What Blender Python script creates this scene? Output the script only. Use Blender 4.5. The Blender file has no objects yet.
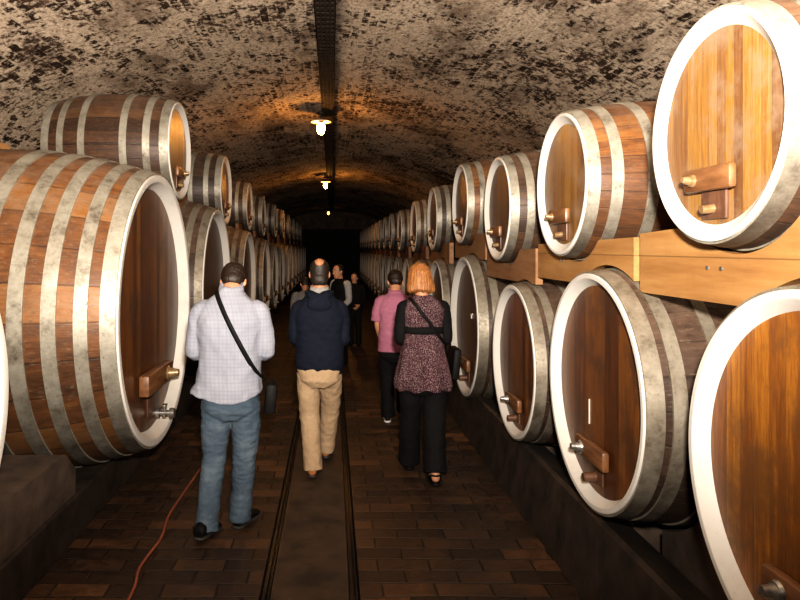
import bpy, bmesh, math, random
from mathutils import Vector, Matrix, noise
from mathutils.bvhtree import BVHTree

random.seed(7)
PI = math.pi
COL = bpy.context.scene.collection

# ------------------------------------------------------------------ helpers
def link(o, parent=None):
    COL.objects.link(o)
    if parent is not None:
        o.parent = parent
    return o

def mesh_from(name, verts, faces, mat=None, parent=None, smooth=True, loc=None):
    me = bpy.data.meshes.new(name)
    me.from_pydata([tuple(v) for v in verts], [], faces)
    me.update()
    if mat: me.materials.append(mat)
    if smooth:
        me.shade_smooth()
    o = bpy.data.objects.new(name, me)
    link(o, parent)
    if loc: o.location = loc
    return o

def bm_obj(name, bm, mat=None, parent=None, smooth=False, angle=None):
    bmesh.ops.recalc_face_normals(bm, faces=bm.faces)
    me = bpy.data.meshes.new(name)
    bm.to_mesh(me); bm.free()
    if mat: me.materials.append(mat)
    if smooth: me.shade_smooth()
    if angle is not None:
        me.shade_smooth(); me.set_sharp_from_angle(angle=angle)
    return link(bpy.data.objects.new(name, me), parent)

def empty(name, loc=(0,0,0), rotz=0.0, label=None, cat=None, group=None):
    o = bpy.data.objects.new(name, None)
    o.empty_display_size = 0.2
    o.location = loc; o.rotation_euler = (0,0,rotz)
    link(o); tag(o, label, cat, group)
    return o

def tag(o, label=None, cat=None, group=None, kind=None):
    if label: o['label'] = label
    if cat: o['category'] = cat
    if group: o['group'] = group
    if kind: o['kind'] = kind
    return o

def add_box(bm, lo, hi, bevel=0.0, mat=None):
    lo = Vector(lo); hi = Vector(hi)
    m = Matrix.Translation((lo+hi)/2) @ Matrix.Diagonal((hi.x-lo.x, hi.y-lo.y, hi.z-lo.z, 1))
    if mat is not None: m = mat @ m
    r = bmesh.ops.create_cube(bm, size=1.0, matrix=m)
    if bevel > 0:
        es = set()
        for v in r['verts']:
            for e in v.link_edges: es.add(e)
        bmesh.ops.bevel(bm, geom=list(es), offset=bevel, segments=2, affect='EDGES', profile=0.5)

def add_cyl(bm, p0, p1, r0, r1=None, seg=16):
    p0 = Vector(p0); p1 = Vector(p1)
    if r1 is None: r1 = r0
    d = p1-p0
    rot = d.to_track_quat('Z','Y').to_matrix().to_4x4()
    m = Matrix.Translation((p0+p1)/2) @ rot
    bmesh.ops.create_cone(bm, cap_ends=True, segments=seg, radius1=r0, radius2=r1, depth=d.length, matrix=m)

def lathe_x(profile, seg=96, closed=True, cap_start=False, cap_end=False):
    """profile: list of (x, r); revolved around X."""
    verts, faces = [], []
    n = len(profile)
    for (x, r) in profile:
        for k in range(seg):
            a = 2*PI*k/seg
            verts.append((x, r*math.cos(a), r*math.sin(a)))
    m = n if closed else n-1
    for i in range(m):
        j = (i+1) % n
        for k in range(seg):
            k2 = (k+1) % seg
            faces.append((i*seg+k, j*seg+k, j*seg+k2, i*seg+k2))
    if cap_start:
        faces.append(tuple(range(seg)))
    if cap_end:
        faces.append(tuple(reversed(range((n-1)*seg, n*seg))))
    return verts, faces

def prism_yz(name, poly, x0, x1, mat, parent=None):
    """extrude a y-z polygon along x"""
    n = len(poly)
    bm = bmesh.new()
    a = [bm.verts.new((x0, y, z)) for y, z in poly]
    b = [bm.verts.new((x1, y, z)) for y, z in poly]
    f1 = bm.faces.new(a); f2 = bm.faces.new(list(reversed(b)))
    for i in range(n):
        j = (i+1) % n
        bm.faces.new((a[j], a[i], b[i], b[j]))
    bmesh.ops.triangulate(bm, faces=[f1, f2])
    return bm_obj(name, bm, mat, parent)

# ------------------------------------------------------------------ materials
class NT:
    def __init__(self, name):
        self.m = bpy.data.materials.new(name); self.m.use_nodes = True
        self.t = self.m.node_tree; self.b = self.t.nodes['Principled BSDF']
        self.l = self.t.links
    def n(self, typ, **kw):
        nd = self.t.nodes.new(typ)
        for k, v in kw.items():
            if k.startswith('i_'):
                nd.inputs[k[2:].replace('_',' ')].default_value = v
            else:
                setattr(nd, k, v)
        return nd
    def link(self, a, b): self.l.new(a, b)
    def math(self, op, a, b=None, c=None):
        nd = self.t.nodes.new('ShaderNodeMath'); nd.operation = op
        for i, v in enumerate((a, b, c)):
            if v is None: continue
            if isinstance(v, (int, float)): nd.inputs[i].default_value = v
            else: self.link(v, nd.inputs[i])
        return nd.outputs[0]
    def ramp(self, fac, stops, interp='LINEAR'):
        nd = self.t.nodes.new('ShaderNodeValToRGB'); cr = nd.color_ramp; cr.interpolation = interp
        while len(cr.elements) < len(stops): cr.elements.new(0.5)
        for e, (p, c) in zip(cr.elements, stops):
            e.position = p; e.color = (c[0], c[1], c[2], 1) if not isinstance(c, (int, float)) else (c, c, c, 1)
        self.link(fac, nd.inputs[0]); return nd.outputs[0]
    def mix(self, fac, a, b, mode='MIX'):
        nd = self.t.nodes.new('ShaderNodeMix'); nd.data_type = 'RGBA'; nd.blend_type = mode
        for idx, v in ((0, fac), (6, a), (7, b)):
            if isinstance(v, (int, float)): nd.inputs[idx].default_value = v
            elif isinstance(v, tuple): nd.inputs[idx].default_value = (v[0], v[1], v[2], 1)
            else: self.link(v, nd.inputs[idx])
        return nd.outputs[2]
    def coord(self, which='Object'):
        return self.t.nodes.new('ShaderNodeTexCoord').outputs[which]
    def mapped(self, vec, scale=(1,1,1), loc=(0,0,0)):
        nd = self.t.nodes.new('ShaderNodeMapping')
        nd.inputs['Scale'].default_value = scale; nd.inputs['Location'].default_value = loc
        self.link(vec, nd.inputs['Vector']); return nd.outputs[0]
    def noise(self, vec, scale=5, detail=4, rough=0.6, w=None):
        nd = self.t.nodes.new('ShaderNodeTexNoise')
        nd.inputs['Scale'].default_value = scale; nd.inputs['Detail'].default_value = detail
        nd.inputs['Roughness'].default_value = rough
        if w is not None:
            nd.noise_dimensions = '4D'
            self.link(w, nd.inputs['W'])
        self.link(vec, nd.inputs['Vector']); return nd.outputs['Fac']
    def rand(self):
        return self.t.nodes.new('ShaderNodeObjectInfo').outputs['Random']
    def bump(self, h, strength=0.3, dist=0.01):
        nd = self.t.nodes.new('ShaderNodeBump'); nd.inputs['Strength'].default_value = strength
        nd.inputs['Distance'].default_value = dist
        self.link(h, nd.inputs['Height']); self.link(nd.outputs[0], self.b.inputs['Normal'])
    def out(self, color=None, rough=None, metal=None, spec=None):
        for key, v in (('Base Color', color), ('Roughness', rough), ('Metallic', metal), ('Specular IOR Level', spec)):
            if v is None: continue
            if isinstance(v, (int, float)): self.b.inputs[key].default_value = v
            elif isinstance(v, tuple): self.b.inputs[key].default_value = (v[0], v[1], v[2], 1)
            else: self.link(v, self.b.inputs[key])
        return self.m

def mat_noisy(name, c1, c2, scale=20, rough=0.7, bump=0.15, metal=0.0, dist=0.004, spec=0.5):
    t = NT(name); v = t.coord()
    f = t.noise(v, scale, 5)
    col = t.ramp(f, [(0.3, c1), (0.7, c2)])
    if bump: t.bump(t.noise(v, scale*3, 4), bump, dist)
    return t.out(col, rough, metal, spec)

def mat_staves(name, cols, nst=30, dark=0.5):
    """barrel staves: strips round the barrel, each its own brown"""
    t = NT(name); v = t.coord(); r = t.rand()
    sep = t.n('ShaderNodeSeparateXYZ'); t.link(v, sep.inputs[0])
    ang = t.math('ARCTAN2', sep.outputs[2], sep.outputs[1])
    u = t.math('MULTIPLY', ang, nst/(2*PI))
    warp = t.math('MULTIPLY', r, 17.3)
    u = t.math('ADD', u, warp)
    idx = t.math('FLOOR', u); fr = t.math('FRACT', u)
    wn = t.n('ShaderNodeTexWhiteNoise', noise_dimensions='2D')
    comb = t.n('ShaderNodeCombineXYZ'); t.link(idx, comb.inputs[0]); t.link(t.math('MULTIPLY', r, 91.0), comb.inputs[1])
    t.link(comb.outputs[0], wn.inputs['Vector'])
    c2 = t.n('ShaderNodeCombineXYZ')
    t.link(t.math('MULTIPLY', sep.outputs[0], 2.2), c2.inputs[0]); t.link(t.math('MULTIPLY', u, 1.3), c2.inputs[1]); t.link(warp, c2.inputs[2])
    streak = t.noise(c2.outputs[0], 3.0, 6, 0.65)
    c3 = t.n('ShaderNodeCombineXYZ')
    t.link(t.math('MULTIPLY', sep.outputs[0], 3.0), c3.inputs[0]); t.link(t.math('MULTIPLY', u, 9.0), c3.inputs[1]); t.link(warp, c3.inputs[2])
    grain = t.noise(c3.outputs[0], 3.0, 5, 0.7)
    f = t.math('ADD', t.math('MULTIPLY', wn.outputs['Value'], 0.45), t.math('MULTIPLY', streak, 0.75))
    f = t.math('SUBTRACT', f, 0.12)
    col = t.ramp(f, [(0.15, cols[0]), (0.45, cols[1]), (0.62, cols[2]), (0.85, cols[3])])
    # grime in blotches
    blot = t.noise(v, 3.5, 5, 0.65, w=t.math('MULTIPLY', r, 40))
    g = t.ramp(blot, [(0.42, 0.0), (0.68, 1.0)])
    col = t.mix(t.math('MULTIPLY', g, dark), col, (0.045, 0.026, 0.018))
    col = t.mix(t.ramp(grain, [(0.3, 0.0), (0.6, 0.55)]), t.mix(1.0, col, (0.55, 0.5, 0.48), 'MULTIPLY'), col)
    edge = t.ramp(t.math('ABSOLUTE', t.math('SUBTRACT', fr, 0.5)), [(0.462, 1.0), (0.494, 0.42)])
    col = t.mix(1.0, col, edge, 'MULTIPLY')
    scuff = t.noise(v, 26, 7, 0.75, w=warp)
    col = t.mix(t.ramp(scuff, [(0.54, 0.0), (0.64, 0.55)]), col, (0.05,0.033,0.024))
    col = t.mix(t.ramp(t.noise(c2.outputs[0], 11, 6, 0.75), [(0.56, 0.0), (0.72, 0.5)]), col, (0.30,0.22,0.15))
    # dust settled on the upper side
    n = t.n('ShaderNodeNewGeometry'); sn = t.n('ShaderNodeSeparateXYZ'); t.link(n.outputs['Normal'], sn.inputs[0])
    up = t.ramp(sn.outputs[2], [(0.35, 0.0), (1.0, 1.0)])
    dust = t.math('MULTIPLY', up, t.ramp(t.noise(v, 9, 6, 0.7), [(0.35, 0.0), (0.7, 0.8)]))
    col = t.mix(dust, col, (0.24, 0.165, 0.12))
    low = t.math('MULTIPLY', t.math('MAXIMUM', t.math('MULTIPLY', sn.outputs[2], -1.2), 0.0), t.ramp(blot, [(0.25, 1.0), (0.7, 0.35)]))  # underside shade painted into the stave colour, broken up by the grime blotches
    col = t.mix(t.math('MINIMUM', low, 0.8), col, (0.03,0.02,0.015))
    t.bump(t.math('ADD', t.math('MULTIPLY', edge, 0.8), t.math('MULTIPLY', grain, 0.3)), 0.45, 0.006)
    return t.out(col, t.ramp(grain, [(0.3, 0.38), (0.7, 0.6)]), spec=0.4)

def mat_head(name, cols, npl=9.0, rough=0.36):
    """planked barrel head; planks run upright"""
    t = NT(name); v = t.coord(); r = t.rand()
    sep = t.n('ShaderNodeSeparateXYZ'); t.link(v, sep.inputs[0])
    warp = t.math('MULTIPLY', r, 23.1)
    u = t.math('ADD', t.math('MULTIPLY', sep.outputs[1], npl), warp)
    idx = t.math('FLOOR', u); fr = t.math('FRACT', u)
    wn = t.n('ShaderNodeTexWhiteNoise', noise_dimensions='2D')
    comb = t.n('ShaderNodeCombineXYZ'); t.link(idx, comb.inputs[0]); t.link(warp, comb.inputs[1])
    t.link(comb.outputs[0], wn.inputs['Vector'])
    c2 = t.n('ShaderNodeCombineXYZ')
    t.link(t.math('MULTIPLY', u, 2.2), c2.inputs[0]); t.link(t.math('MULTIPLY', sep.outputs[2], 1.6), c2.inputs[1]); t.link(warp, c2.inputs[2])
    st = t.noise(c2.outputs[0], 1.6, 7, 0.62)
    f = t.math('SUBTRACT', t.math('ADD', t.math('MULTIPLY', wn.outputs['Value'], 0.4), t.math('MULTIPLY', st, 0.95)), 0.2)
    col = t.ramp(f, [(0.1, cols[0]), (0.42, cols[1]), (0.58, cols[2]), (0.8, cols[3])])
    fine = t.noise(c2.outputs[0], 9.0, 6, 0.7)
    col = t.mix(t.ramp(fine, [(0.35, 0.0), (0.65, 1.0)]), t.mix(1.0, col, (0.6, 0.52, 0.45), 'MULTIPLY'), col)
    blot = t.noise(v, 4.5, 6, 0.7, w=warp)
    col = t.mix(t.ramp(blot, [(0.47, 0.0), (0.62, 0.75)]), col, cols[4])
    edge = t.ramp(t.math('ABSOLUTE', t.math('SUBTRACT', fr, 0.5)), [(0.478, 1.0), (0.496, 0.4)])
    col = t.mix(1.0, col, edge, 'MULTIPLY')
    t.bump(t.math('ADD', edge, t.math('MULTIPLY', fine, 0.25)), 0.25, 0.004)
    t.b.inputs['Coat Weight'].default_value = 0.15; t.b.inputs['Coat Roughness'].default_value = 0.35
    return t.out(col, rough, spec=0.5)

def mat_paint(name, base, dirt, amount=0.5):
    t = NT(name); v = t.coord(); r = t.rand()
    f = t.noise(v, 7, 7, 0.7, w=t.math('MULTIPLY', r, 30))
    col = t.mix(t.ramp(f, [(0.52, 0.0), (0.8, amount)]), base, dirt)
    f2 = t.noise(v, 60, 3, 0.6)
    col = t.mix(t.ramp(f2, [(0.66, 0.0), (0.74, amount)]), col, dirt)
    t.bump(f2, 0.12, 0.003)
    return t.out(col, 0.5)

def mat_hoop(name, c_light, c_mid, c_dark):
    t = NT(name); v = t.coord(); r = t.rand()
    f = t.noise(v, 6, 8, 0.75, w=t.math('MULTIPLY', r, 50))
    col = t.ramp(f, [(0.33, c_dark), (0.46, c_mid), (0.62, c_light)])
    sp = t.noise(v, 45, 4, 0.6)
    col = t.mix(t.ramp(sp, [(0.6, 0.0), (0.72, 0.65)]), col, c_dark)
    # darker towards the underside, varied by the noise
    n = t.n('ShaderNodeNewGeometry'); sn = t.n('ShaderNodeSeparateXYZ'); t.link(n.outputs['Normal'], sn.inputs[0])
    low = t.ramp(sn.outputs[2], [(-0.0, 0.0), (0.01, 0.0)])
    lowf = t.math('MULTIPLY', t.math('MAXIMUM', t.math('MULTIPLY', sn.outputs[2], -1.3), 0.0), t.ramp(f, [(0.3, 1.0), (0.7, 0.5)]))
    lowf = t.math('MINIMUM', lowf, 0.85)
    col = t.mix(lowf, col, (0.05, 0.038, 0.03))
    t.bump(sp, 0.2, 0.003)
    return t.out(col, t.ramp(sp, [(0.3, 0.42), (0.7, 0.62)]), 0.35, 0.5)

def mat_wood(name, cols, scale=(1,6,6), rough=0.55, seam=None):
    t = NT(name); v = t.coord(); r = t.rand()
    m = t.mapped(v, scale)
    f = t.noise(m, 3.0, 7, 0.65, w=t.math('MULTIPLY', r, 20))
    col = t.ramp(f, [(0.3, cols[0]), (0.5, cols[1]), (0.72, cols[2])])
    kn = t.noise(m, 14, 4, 0.6)
    if seam:
        sp = t.n('ShaderNodeSeparateXYZ'); t.link(v, sp.inputs[0])
        dz = t.math('ABSOLUTE', t.math('SUBTRACT', sp.outputs[2], seam))
        col = t.mix(t.ramp(dz, [(0.0015, 0.75), (0.004, 0.0)]), col, (0.06,0.03,0.012))
    vor = t.noise(v, 5, 5, 0.7)
    col = t.mix(t.ramp(vor, [(0.5, 0.0), (0.7, 0.45)]), col, cols[0])
    t.bump(kn, 0.2, 0.003)
    return t.out(col, rough)

STAVE_ORANGE = mat_staves('stave_orange', [(0.051,0.0221,0.0102),(0.204,0.08075,0.0221),(0.34,0.1403,0.02975),(0.357,0.204,0.0935)], 30, 0.45)
STAVE_BROWN = mat_staves('stave_brown',  [(0.036,0.0208,0.0144),(0.096,0.0496,0.0288),(0.168,0.084,0.04),(0.24,0.136,0.072)], 26, 0.55)
STAVE_DARK = mat_staves('stave_dark',   [(0.0255,0.017,0.01275),(0.0595,0.03655,0.0255),(0.09775,0.0595,0.0408),(0.1445,0.0935,0.06375)], 26, 0.5)
HEAD_GOLD = mat_head('head_gold', [(0.0936,0.0432,0.02016),(0.216,0.108,0.0432),(0.3312,0.1728,0.036),(0.3024,0.2088,0.1224),(0.2376,0.1692,0.1152)], 21)
HEAD_AMBER = mat_head('head_amber', [(0.10,0.033,0.008),(0.25,0.09,0.014),(0.40,0.16,0.018),(0.48,0.23,0.035),(0.12,0.05,0.014)], 13)
HEAD_BROWN = mat_head('head_brown', [(0.051,0.0255,0.0153),(0.1105,0.05525,0.0289),(0.17,0.085,0.0425),(0.2295,0.136,0.0765),(0.102,0.06375,0.0425)], 19)
HEAD_RED = mat_head('head_red', [(0.0475,0.01805,0.00665),(0.1235,0.0437,0.01235),(0.1995,0.076,0.01615),(0.228,0.1092,0.03325),(0.057,0.0266,0.0133)], 12)
RIM_WHITE = mat_paint('rim_white', (0.6364,0.6142,0.5772), (0.3108,0.259,0.1998), 0.35)
RIM_CREAM = mat_paint('rim_cream', (0.592,0.552,0.496), (0.2,0.152,0.112), 0.6)
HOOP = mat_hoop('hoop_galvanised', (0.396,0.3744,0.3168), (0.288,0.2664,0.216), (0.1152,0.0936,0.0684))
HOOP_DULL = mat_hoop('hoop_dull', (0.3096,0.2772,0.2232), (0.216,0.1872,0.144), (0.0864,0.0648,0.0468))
BAR_WOOD = mat_wood('bar_wood', [(0.08,0.036,0.016),(0.17,0.075,0.03),(0.25,0.125,0.055)], (6,1,6), 0.42)
BAR_DARK = mat_wood('bar_dark', [(0.05,0.024,0.014),(0.11,0.05,0.028),(0.17,0.09,0.05)], (6,6,1), 0.45)
PEG = mat_noisy('peg_brass', (0.18,0.102,0.042), (0.3,0.204,0.108), 30, 0.35, 0.1, 0.3)
PINE = mat_wood('pine_board', [(0.2592,0.1224,0.0396),(0.36,0.1872,0.0648),(0.432,0.252,0.1008)], (3.6,0.504,5.04), 0.55, 1.765)
PINE_MID = mat_wood('pine_mid', [(0.187,0.08925,0.03825),(0.272,0.1403,0.06375),(0.34,0.187,0.085)], (4.25,0.595,5.95), 0.6)
BOARD_DARK = mat_wood('board_dark', [(0.10,0.045,0.02),(0.18,0.08,0.035),(0.25,0.125,0.06)], (5,0.7,7), 0.65)
STEEL = mat_noisy('steel', (0.16,0.15,0.14), (0.42,0.40,0.37), 40, 0.35, 0.1, 0.8)

def mat_vault():
    t = NT('vault_brick')
    uv = t.coord('UV')
    # lime-washed brick, worn in patches
    wob = t.n('ShaderNodeTexNoise', i_Scale=3.0, i_Detail=4.0); t.link(uv, wob.inputs['Vector'])
    off = t.n('ShaderNodeVectorMath', operation='SCALE'); off.inputs['Scale'].default_value = 0.07
    t.link(wob.outputs['Color'], off.inputs[0])
    uvw = t.n('ShaderNodeVectorMath', operation='ADD'); t.link(uv, uvw.inputs[0]); t.link(off.outputs[0], uvw.inputs[1])
    br = t.n('ShaderNodeTexBrick', offset=0.5, i_Scale=1.0)
    br.inputs['Brick Width'].default_value = 0.17; br.inputs['Row Height'].default_value = 0.085
    br.inputs['Mortar Size'].default_value = 0.013; br.inputs['Mortar Smooth'].default_value = 0.5
    br.inputs['Bias'].default_value = 0.0
    br.inputs['Color1'].default_value = (0.0,0.0,0.0,1); br.inputs['Color2'].default_value = (1,1,1,1)
    br.inputs['Mortar'].default_value = (0.5,0.5,0.5,1)
    t.link(uvw.outputs[0], br.inputs['Vector'])
    tone = t.n('ShaderNodeSeparateColor'); t.link(br.outputs['Color'], tone.inputs[0])
    mort = br.outputs['Fac']
    big = t.noise(uv, 0.5, 4, 0.6)
    mid = t.noise(uv, 2.6, 6, 0.7)
    fine = t.noise(uv, 16.0, 7, 0.78)
    grit = t.noise(uv, 40.0, 4, 0.7)
    brickcol = t.ramp(t.math('ADD', t.math('MULTIPLY', tone.outputs[0], 0.4), t.math('MULTIPLY', fine, 0.6)),
                      [(0.25, (0.025,0.015,0.010)), (0.5, (0.075,0.045,0.03)), (0.75, (0.17,0.105,0.07))])
    lime = t.ramp(t.math('ADD', t.math('MULTIPLY', fine, 0.5), t.math('MULTIPLY', grit, 0.5)), [(0.38, (0.26,0.18,0.125)), (0.50, (0.66,0.53,0.40)), (0.62, (0.86,0.74,0.60))])
    k = t.math('MULTIPLY', t.math('SUBTRACT', big, 0.5), 0.55)
    k = t.math('ADD', k, t.math('MULTIPLY', t.math('SUBTRACT', mid, 0.5), 0.85))
    k = t.math('ADD', k, t.math('MULTIPLY', t.math('SUBTRACT', fine, 0.5), 1.25))
    k = t.math('ADD', k, t.math('MULTIPLY', t.math('SUBTRACT', tone.outputs[0], 0.5), 0.16))
    k = t.math('ADD', k, t.math('MULTIPLY', mort, 0.07))
    cover = t.ramp(t.math('ADD', k, 0.5), [(0.42, 0.0), (0.505, 1.0)])
    col = t.mix(cover, brickcol, lime)
    # smoke-black soot
    sx = t.n('ShaderNodeSeparateXYZ'); t.link(uv, sx.inputs[0])
    soot = t.noise(t.mapped(uv, (0.4, 0.8, 1), (2.3, 0.4, 0)), 1.3, 7, 0.72)
    sf = t.ramp(soot, [(0.49, 0.0), (0.62, 0.8)])
    col = t.mix(sf, col, t.mix(1.0, col, (0.26,0.22,0.20), 'MULTIPLY'))
    cl = t.math('ABSOLUTE', t.math('ADD', sx.outputs[1], t.math('MULTIPLY', t.math('SUBTRACT', mid, 0.5), 0.3)))
    col = t.mix(t.ramp(cl, [(0.06, 0.75), (0.17, 0.0)]), col, (0.035,0.024,0.017))
    h = t.math('ADD', t.math('MULTIPLY', fine, 1.0), t.math('MULTIPLY', cover, 0.35))
    h = t.math('SUBTRACT', h, t.math('MULTIPLY', mort, 0.12))
    t.bump(h, 0.7, 0.025)
    return t.out(col, 0.9, spec=0.2)
VAULT = mat_vault()

def mat_floor():
    t = NT('floor_brick'); v = t.coord()
    wob = t.n('ShaderNodeTexNoise', i_Scale=1.6, i_Detail=3.0); t.link(v, wob.inputs['Vector'])
    off = t.n('ShaderNodeVectorMath', operation='SCALE'); off.inputs['Scale'].default_value = 0.05
    t.link(wob.outputs['Color'], off.inputs[0])
    vw = t.n('ShaderNodeVectorMath', operation='ADD'); t.link(v, vw.inputs[0]); t.link(off.outputs[0], vw.inputs[1])
    br = t.n('ShaderNodeTexBrick', offset=0.5, i_Scale=1.0)
    br.inputs['Brick Width'].default_value = 0.29; br.inputs['Row Height'].default_value = 0.135
    br.inputs['Mortar Size'].default_value = 0.007; br.inputs['Mortar Smooth'].default_value = 0.6
    br.inputs['Color1'].default_value = (0,0,0,1); br.inputs['Color2'].default_value = (1,1,1,1)
    t.link(vw.outputs[0], br.inputs['Vector'])
    tone = t.n('ShaderNodeSeparateColor'); t.link(br.outputs['Color'], tone.inputs[0])
    fine = t.noise(v, 14, 6, 0.7); big = t.noise(v, 0.9, 4, 0.6)
    f = t.math('ADD', t.math('MULTIPLY', tone.outputs[0], 0.45), t.math('MULTIPLY', fine, 0.55))
    col = t.ramp(f, [(0.25, (0.016,0.009,0.006)), (0.5, (0.046,0.023,0.012)), (0.75, (0.15,0.07,0.03))])
    col = t.mix(t.ramp(big, [(0.42, 0.8), (0.62, 0.0)]), col, (0.024,0.015,0.010))
    col = t.mix(br.outputs['Fac'], col, (0.018,0.011,0.007))
    h = t.math('SUBTRACT', t.math('MULTIPLY', fine, 0.4), br.outputs['Fac'])
    t.bump(h, 0.7, 0.012)
    return t.out(col, t.ramp(fine, [(0.3, 0.38), (0.7, 0.7)]), spec=0.45)
FLOOR = mat_floor()
SLAB = mat_noisy('track_slab', (0.020,0.0125,0.008), (0.072,0.044,0.026), 5.5, 0.6, 0.3, dist=0.006)
KERB = mat_noisy('kerb_stone', (0.009,0.007,0.0055), (0.05,0.035,0.026), 6, 0.6, 0.4, dist=0.01)
SADDLE = mat_noisy('saddle_stone', (0.035,0.024,0.018), (0.105,0.072,0.053), 6, 0.8, 0.5, dist=0.01)
PLASTER = mat_noisy('wall_plaster', (0.05,0.035,0.028), (0.2,0.15,0.11), 3, 0.9, 0.5, dist=0.02)
RAIL = mat_noisy('rail_steel', (0.012,0.009,0.007), (0.035,0.026,0.02), 12, 0.4, 0.3, 0.4)
DOORM = mat_noisy('door_dark', (0.004,0.003,0.003), (0.012,0.009,0.008), 5, 0.8, 0.1)

# ------------------------------------------------------------------ room
APEX, HALF, SPRING, CX = 3.95, 3.9, 1.9, -0.02
Y0, Y1 = -5.0, 38.0
def vault_pt(a):      # a: 0 right spring .. pi left spring
    return CX + HALF*math.cos(a), SPRING + (APEX-SPRING)*math.sin(a)

def build_vault():
    na, ny = 72, 78
    arc = [vault_pt(PI*i/na) for i in range(na+1)]
    s = [0.0]
    for i in range(na): s.append(s[-1] + math.hypot(arc[i+1][0]-arc[i][0], arc[i+1][1]-arc[i][1]))
    mid = s[-1]/2
    verts, uvs, faces = [], [], []
    for j in range(ny+1):
        y = Y0 + (Y1-Y0)*j/ny
        for i in range(na+1):
            x, z = arc[i]
            d = 0.035*noise.noise(Vector((x*1.3, y*1.1, z*1.3))) + 0.012*noise.noise(Vector((x*5, y*5, z*5)))
            nx, nz = (x-CX)/HALF, (z-SPRING)/(APEX-SPRING)
            w = math.sin(PI*i/na)
            verts.append((x+nx*d*w, y, z+nz*d*w)); uvs.append((y, s[i]-mid))
    for j in range(ny):
        for i in range(na):
            a = j*(na+1)+i
            faces.append((a, a+1, a+na+2, a+na+1))
    o = mesh_from('ceiling', verts, faces, VAULT)
    ul = o.data.uv_layers.new(name='UVMap')
    for lp in o.data.loops:
        ul.data[lp.index].uv = uvs[lp.vertex_index]
    tag(o, 'low barrel vault of worn lime-washed brick', None, kind='structure')
build_vault()

def quad(name, pts, mat, label):
    o = mesh_from(name, pts, [tuple(range(len(pts)))], mat, smooth=False)
    return tag(o, label, kind='structure')
KX_L, KX_R = -1.58, 1.28
quad('wall_left', [(CX-HALF, Y0, 0), (CX-HALF, Y1, 0), (CX-HALF, Y1, SPRING), (CX-HALF, Y0, SPRING)], PLASTER, 'dark cellar side wall behind the left barrels')
quad('wall_right', [(CX+HALF, Y0, 0), (CX+HALF, Y0, SPRING), (CX+HALF, Y1, SPRING), (CX+HALF, Y1, 0)], PLASTER, 'dark cellar side wall behind the right barrels')
endp = [(CX+HALF, 0)] + [vault_pt(PI*i/40) for i in range(41)] + [(CX-HALF, 0)]
quad('wall_back', [(x, Y1-0.02, z) for x, z in endp], PLASTER, 'dark far end wall of the cellar')
quad('wall_front', [(x, Y0+0.02, z) for x, z in reversed(endp)], PLASTER, 'cellar end wall on the entrance side')

# floor: brick on both sides of a stone track bed
bm = bmesh.new()
add_box(bm, (CX-HALF, Y0, -0.1), (-0.376, Y1, 0.0))
add_box(bm, (0.146, Y0, -0.1), (CX+HALF, Y1, 0.0))
tag(bm_obj('floor', bm, FLOOR), 'dark worn brick floor laid in courses across the aisle', kind='structure')
bm = bmesh.new()
add_box(bm, (-0.318, Y0, -0.1), (0.088, Y1, -0.003))
tag(bm_obj('floor_track_bed', bm, SLAB), 'smooth dark stone strip between the rails', kind='structure')
for x, lab in ((-0.345, 'dark steel rail sunk in the floor, on the jeans side of the stone strip'), (0.115, 'dark steel rail sunk in the floor, on the black trousers side of the stone strip')):
    bm = bmesh.new()
    add_box(bm, (x-0.020, Y0+.1, -0.07), (x+0.000, Y1-.1, -0.006), 0.002)
    add_box(bm, (x+0.010, Y0+.1, -0.07), (x+0.020, Y1-.1, -0.010), 0.002)
    add_box(bm, (x-0.024, Y0+.1, -0.095), (x+0.022, Y1-.1, -0.045))
    tag(bm_obj('steel_rail', bm, RAIL), lab, 'rail', 'flush rails along the cellar floor')

# stone kerbs that carry the barrels
bm = bmesh.new()
add_box(bm, (-1.86, Y0+.1, 0.0), (KX_L, Y1-.1, 0.27), 0.012)
tag(bm_obj('trim_1', bm, KERB), 'low dark stone kerb under the left barrels', kind='structure')
o = prism_yz('trim_2', [(0,0),(0,1),(1,1)], 0, 1, KERB)   # replaced below
bpy.data.objects.remove(o)
bm = bmesh.new()
pr = [(KX_R, 0.0), (KX_R+0.075, 0.40), (KX_R+0.10, 0.415), (KX_R+0.30, 0.33), (KX_R+0.30, 0.0)]
a = [bm.verts.new((x, Y0+.1, z)) for x, z in pr]; b = [bm.verts.new((x, Y1-.1, z)) for x, z in pr]
bm.faces.new(a); bm.faces.new(list(reversed(b)))
for i in range(len(pr)):
    j = (i+1) % len(pr); bm.faces.new((a[j], a[i], b[i], b[j]))
tag(bm_obj('trim_2', bm, KERB), 'dark sloping kerb under the right barrels', kind='structure')

# dark doorway in the end wall
dr = empty('door_1', (0.0, Y1-0.06, 0)); tag(dr, 'dark timber door closing the far end of the aisle', kind='structure')
bm = bmesh.new(); add_box(bm, (-1.6, -0.03, 0.01), (1.6, 0.03, 2.75), 0.005)
bm_obj('door_panel', bm, DOORM, dr)
bm = bmesh.new()
for bx in ((-1.75,-0.05,0.0, -1.6,0.035,2.9), (1.6,-0.05,0.0, 1.75,0.035,2.9), (-1.6,-0.05,2.75, 1.6,0.035,2.9)):
    add_box(bm, bx[:3], bx[3:])
bm_obj('door_frame', bm, DOORM, dr)

# ------------------------------------------------------------------ barrels
def r_at(R, ratio, L, x):           # x from 0 (front) to L (back)
    t = 2*x/L-1
    return R*(ratio-(ratio-1)*t*t)

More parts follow.
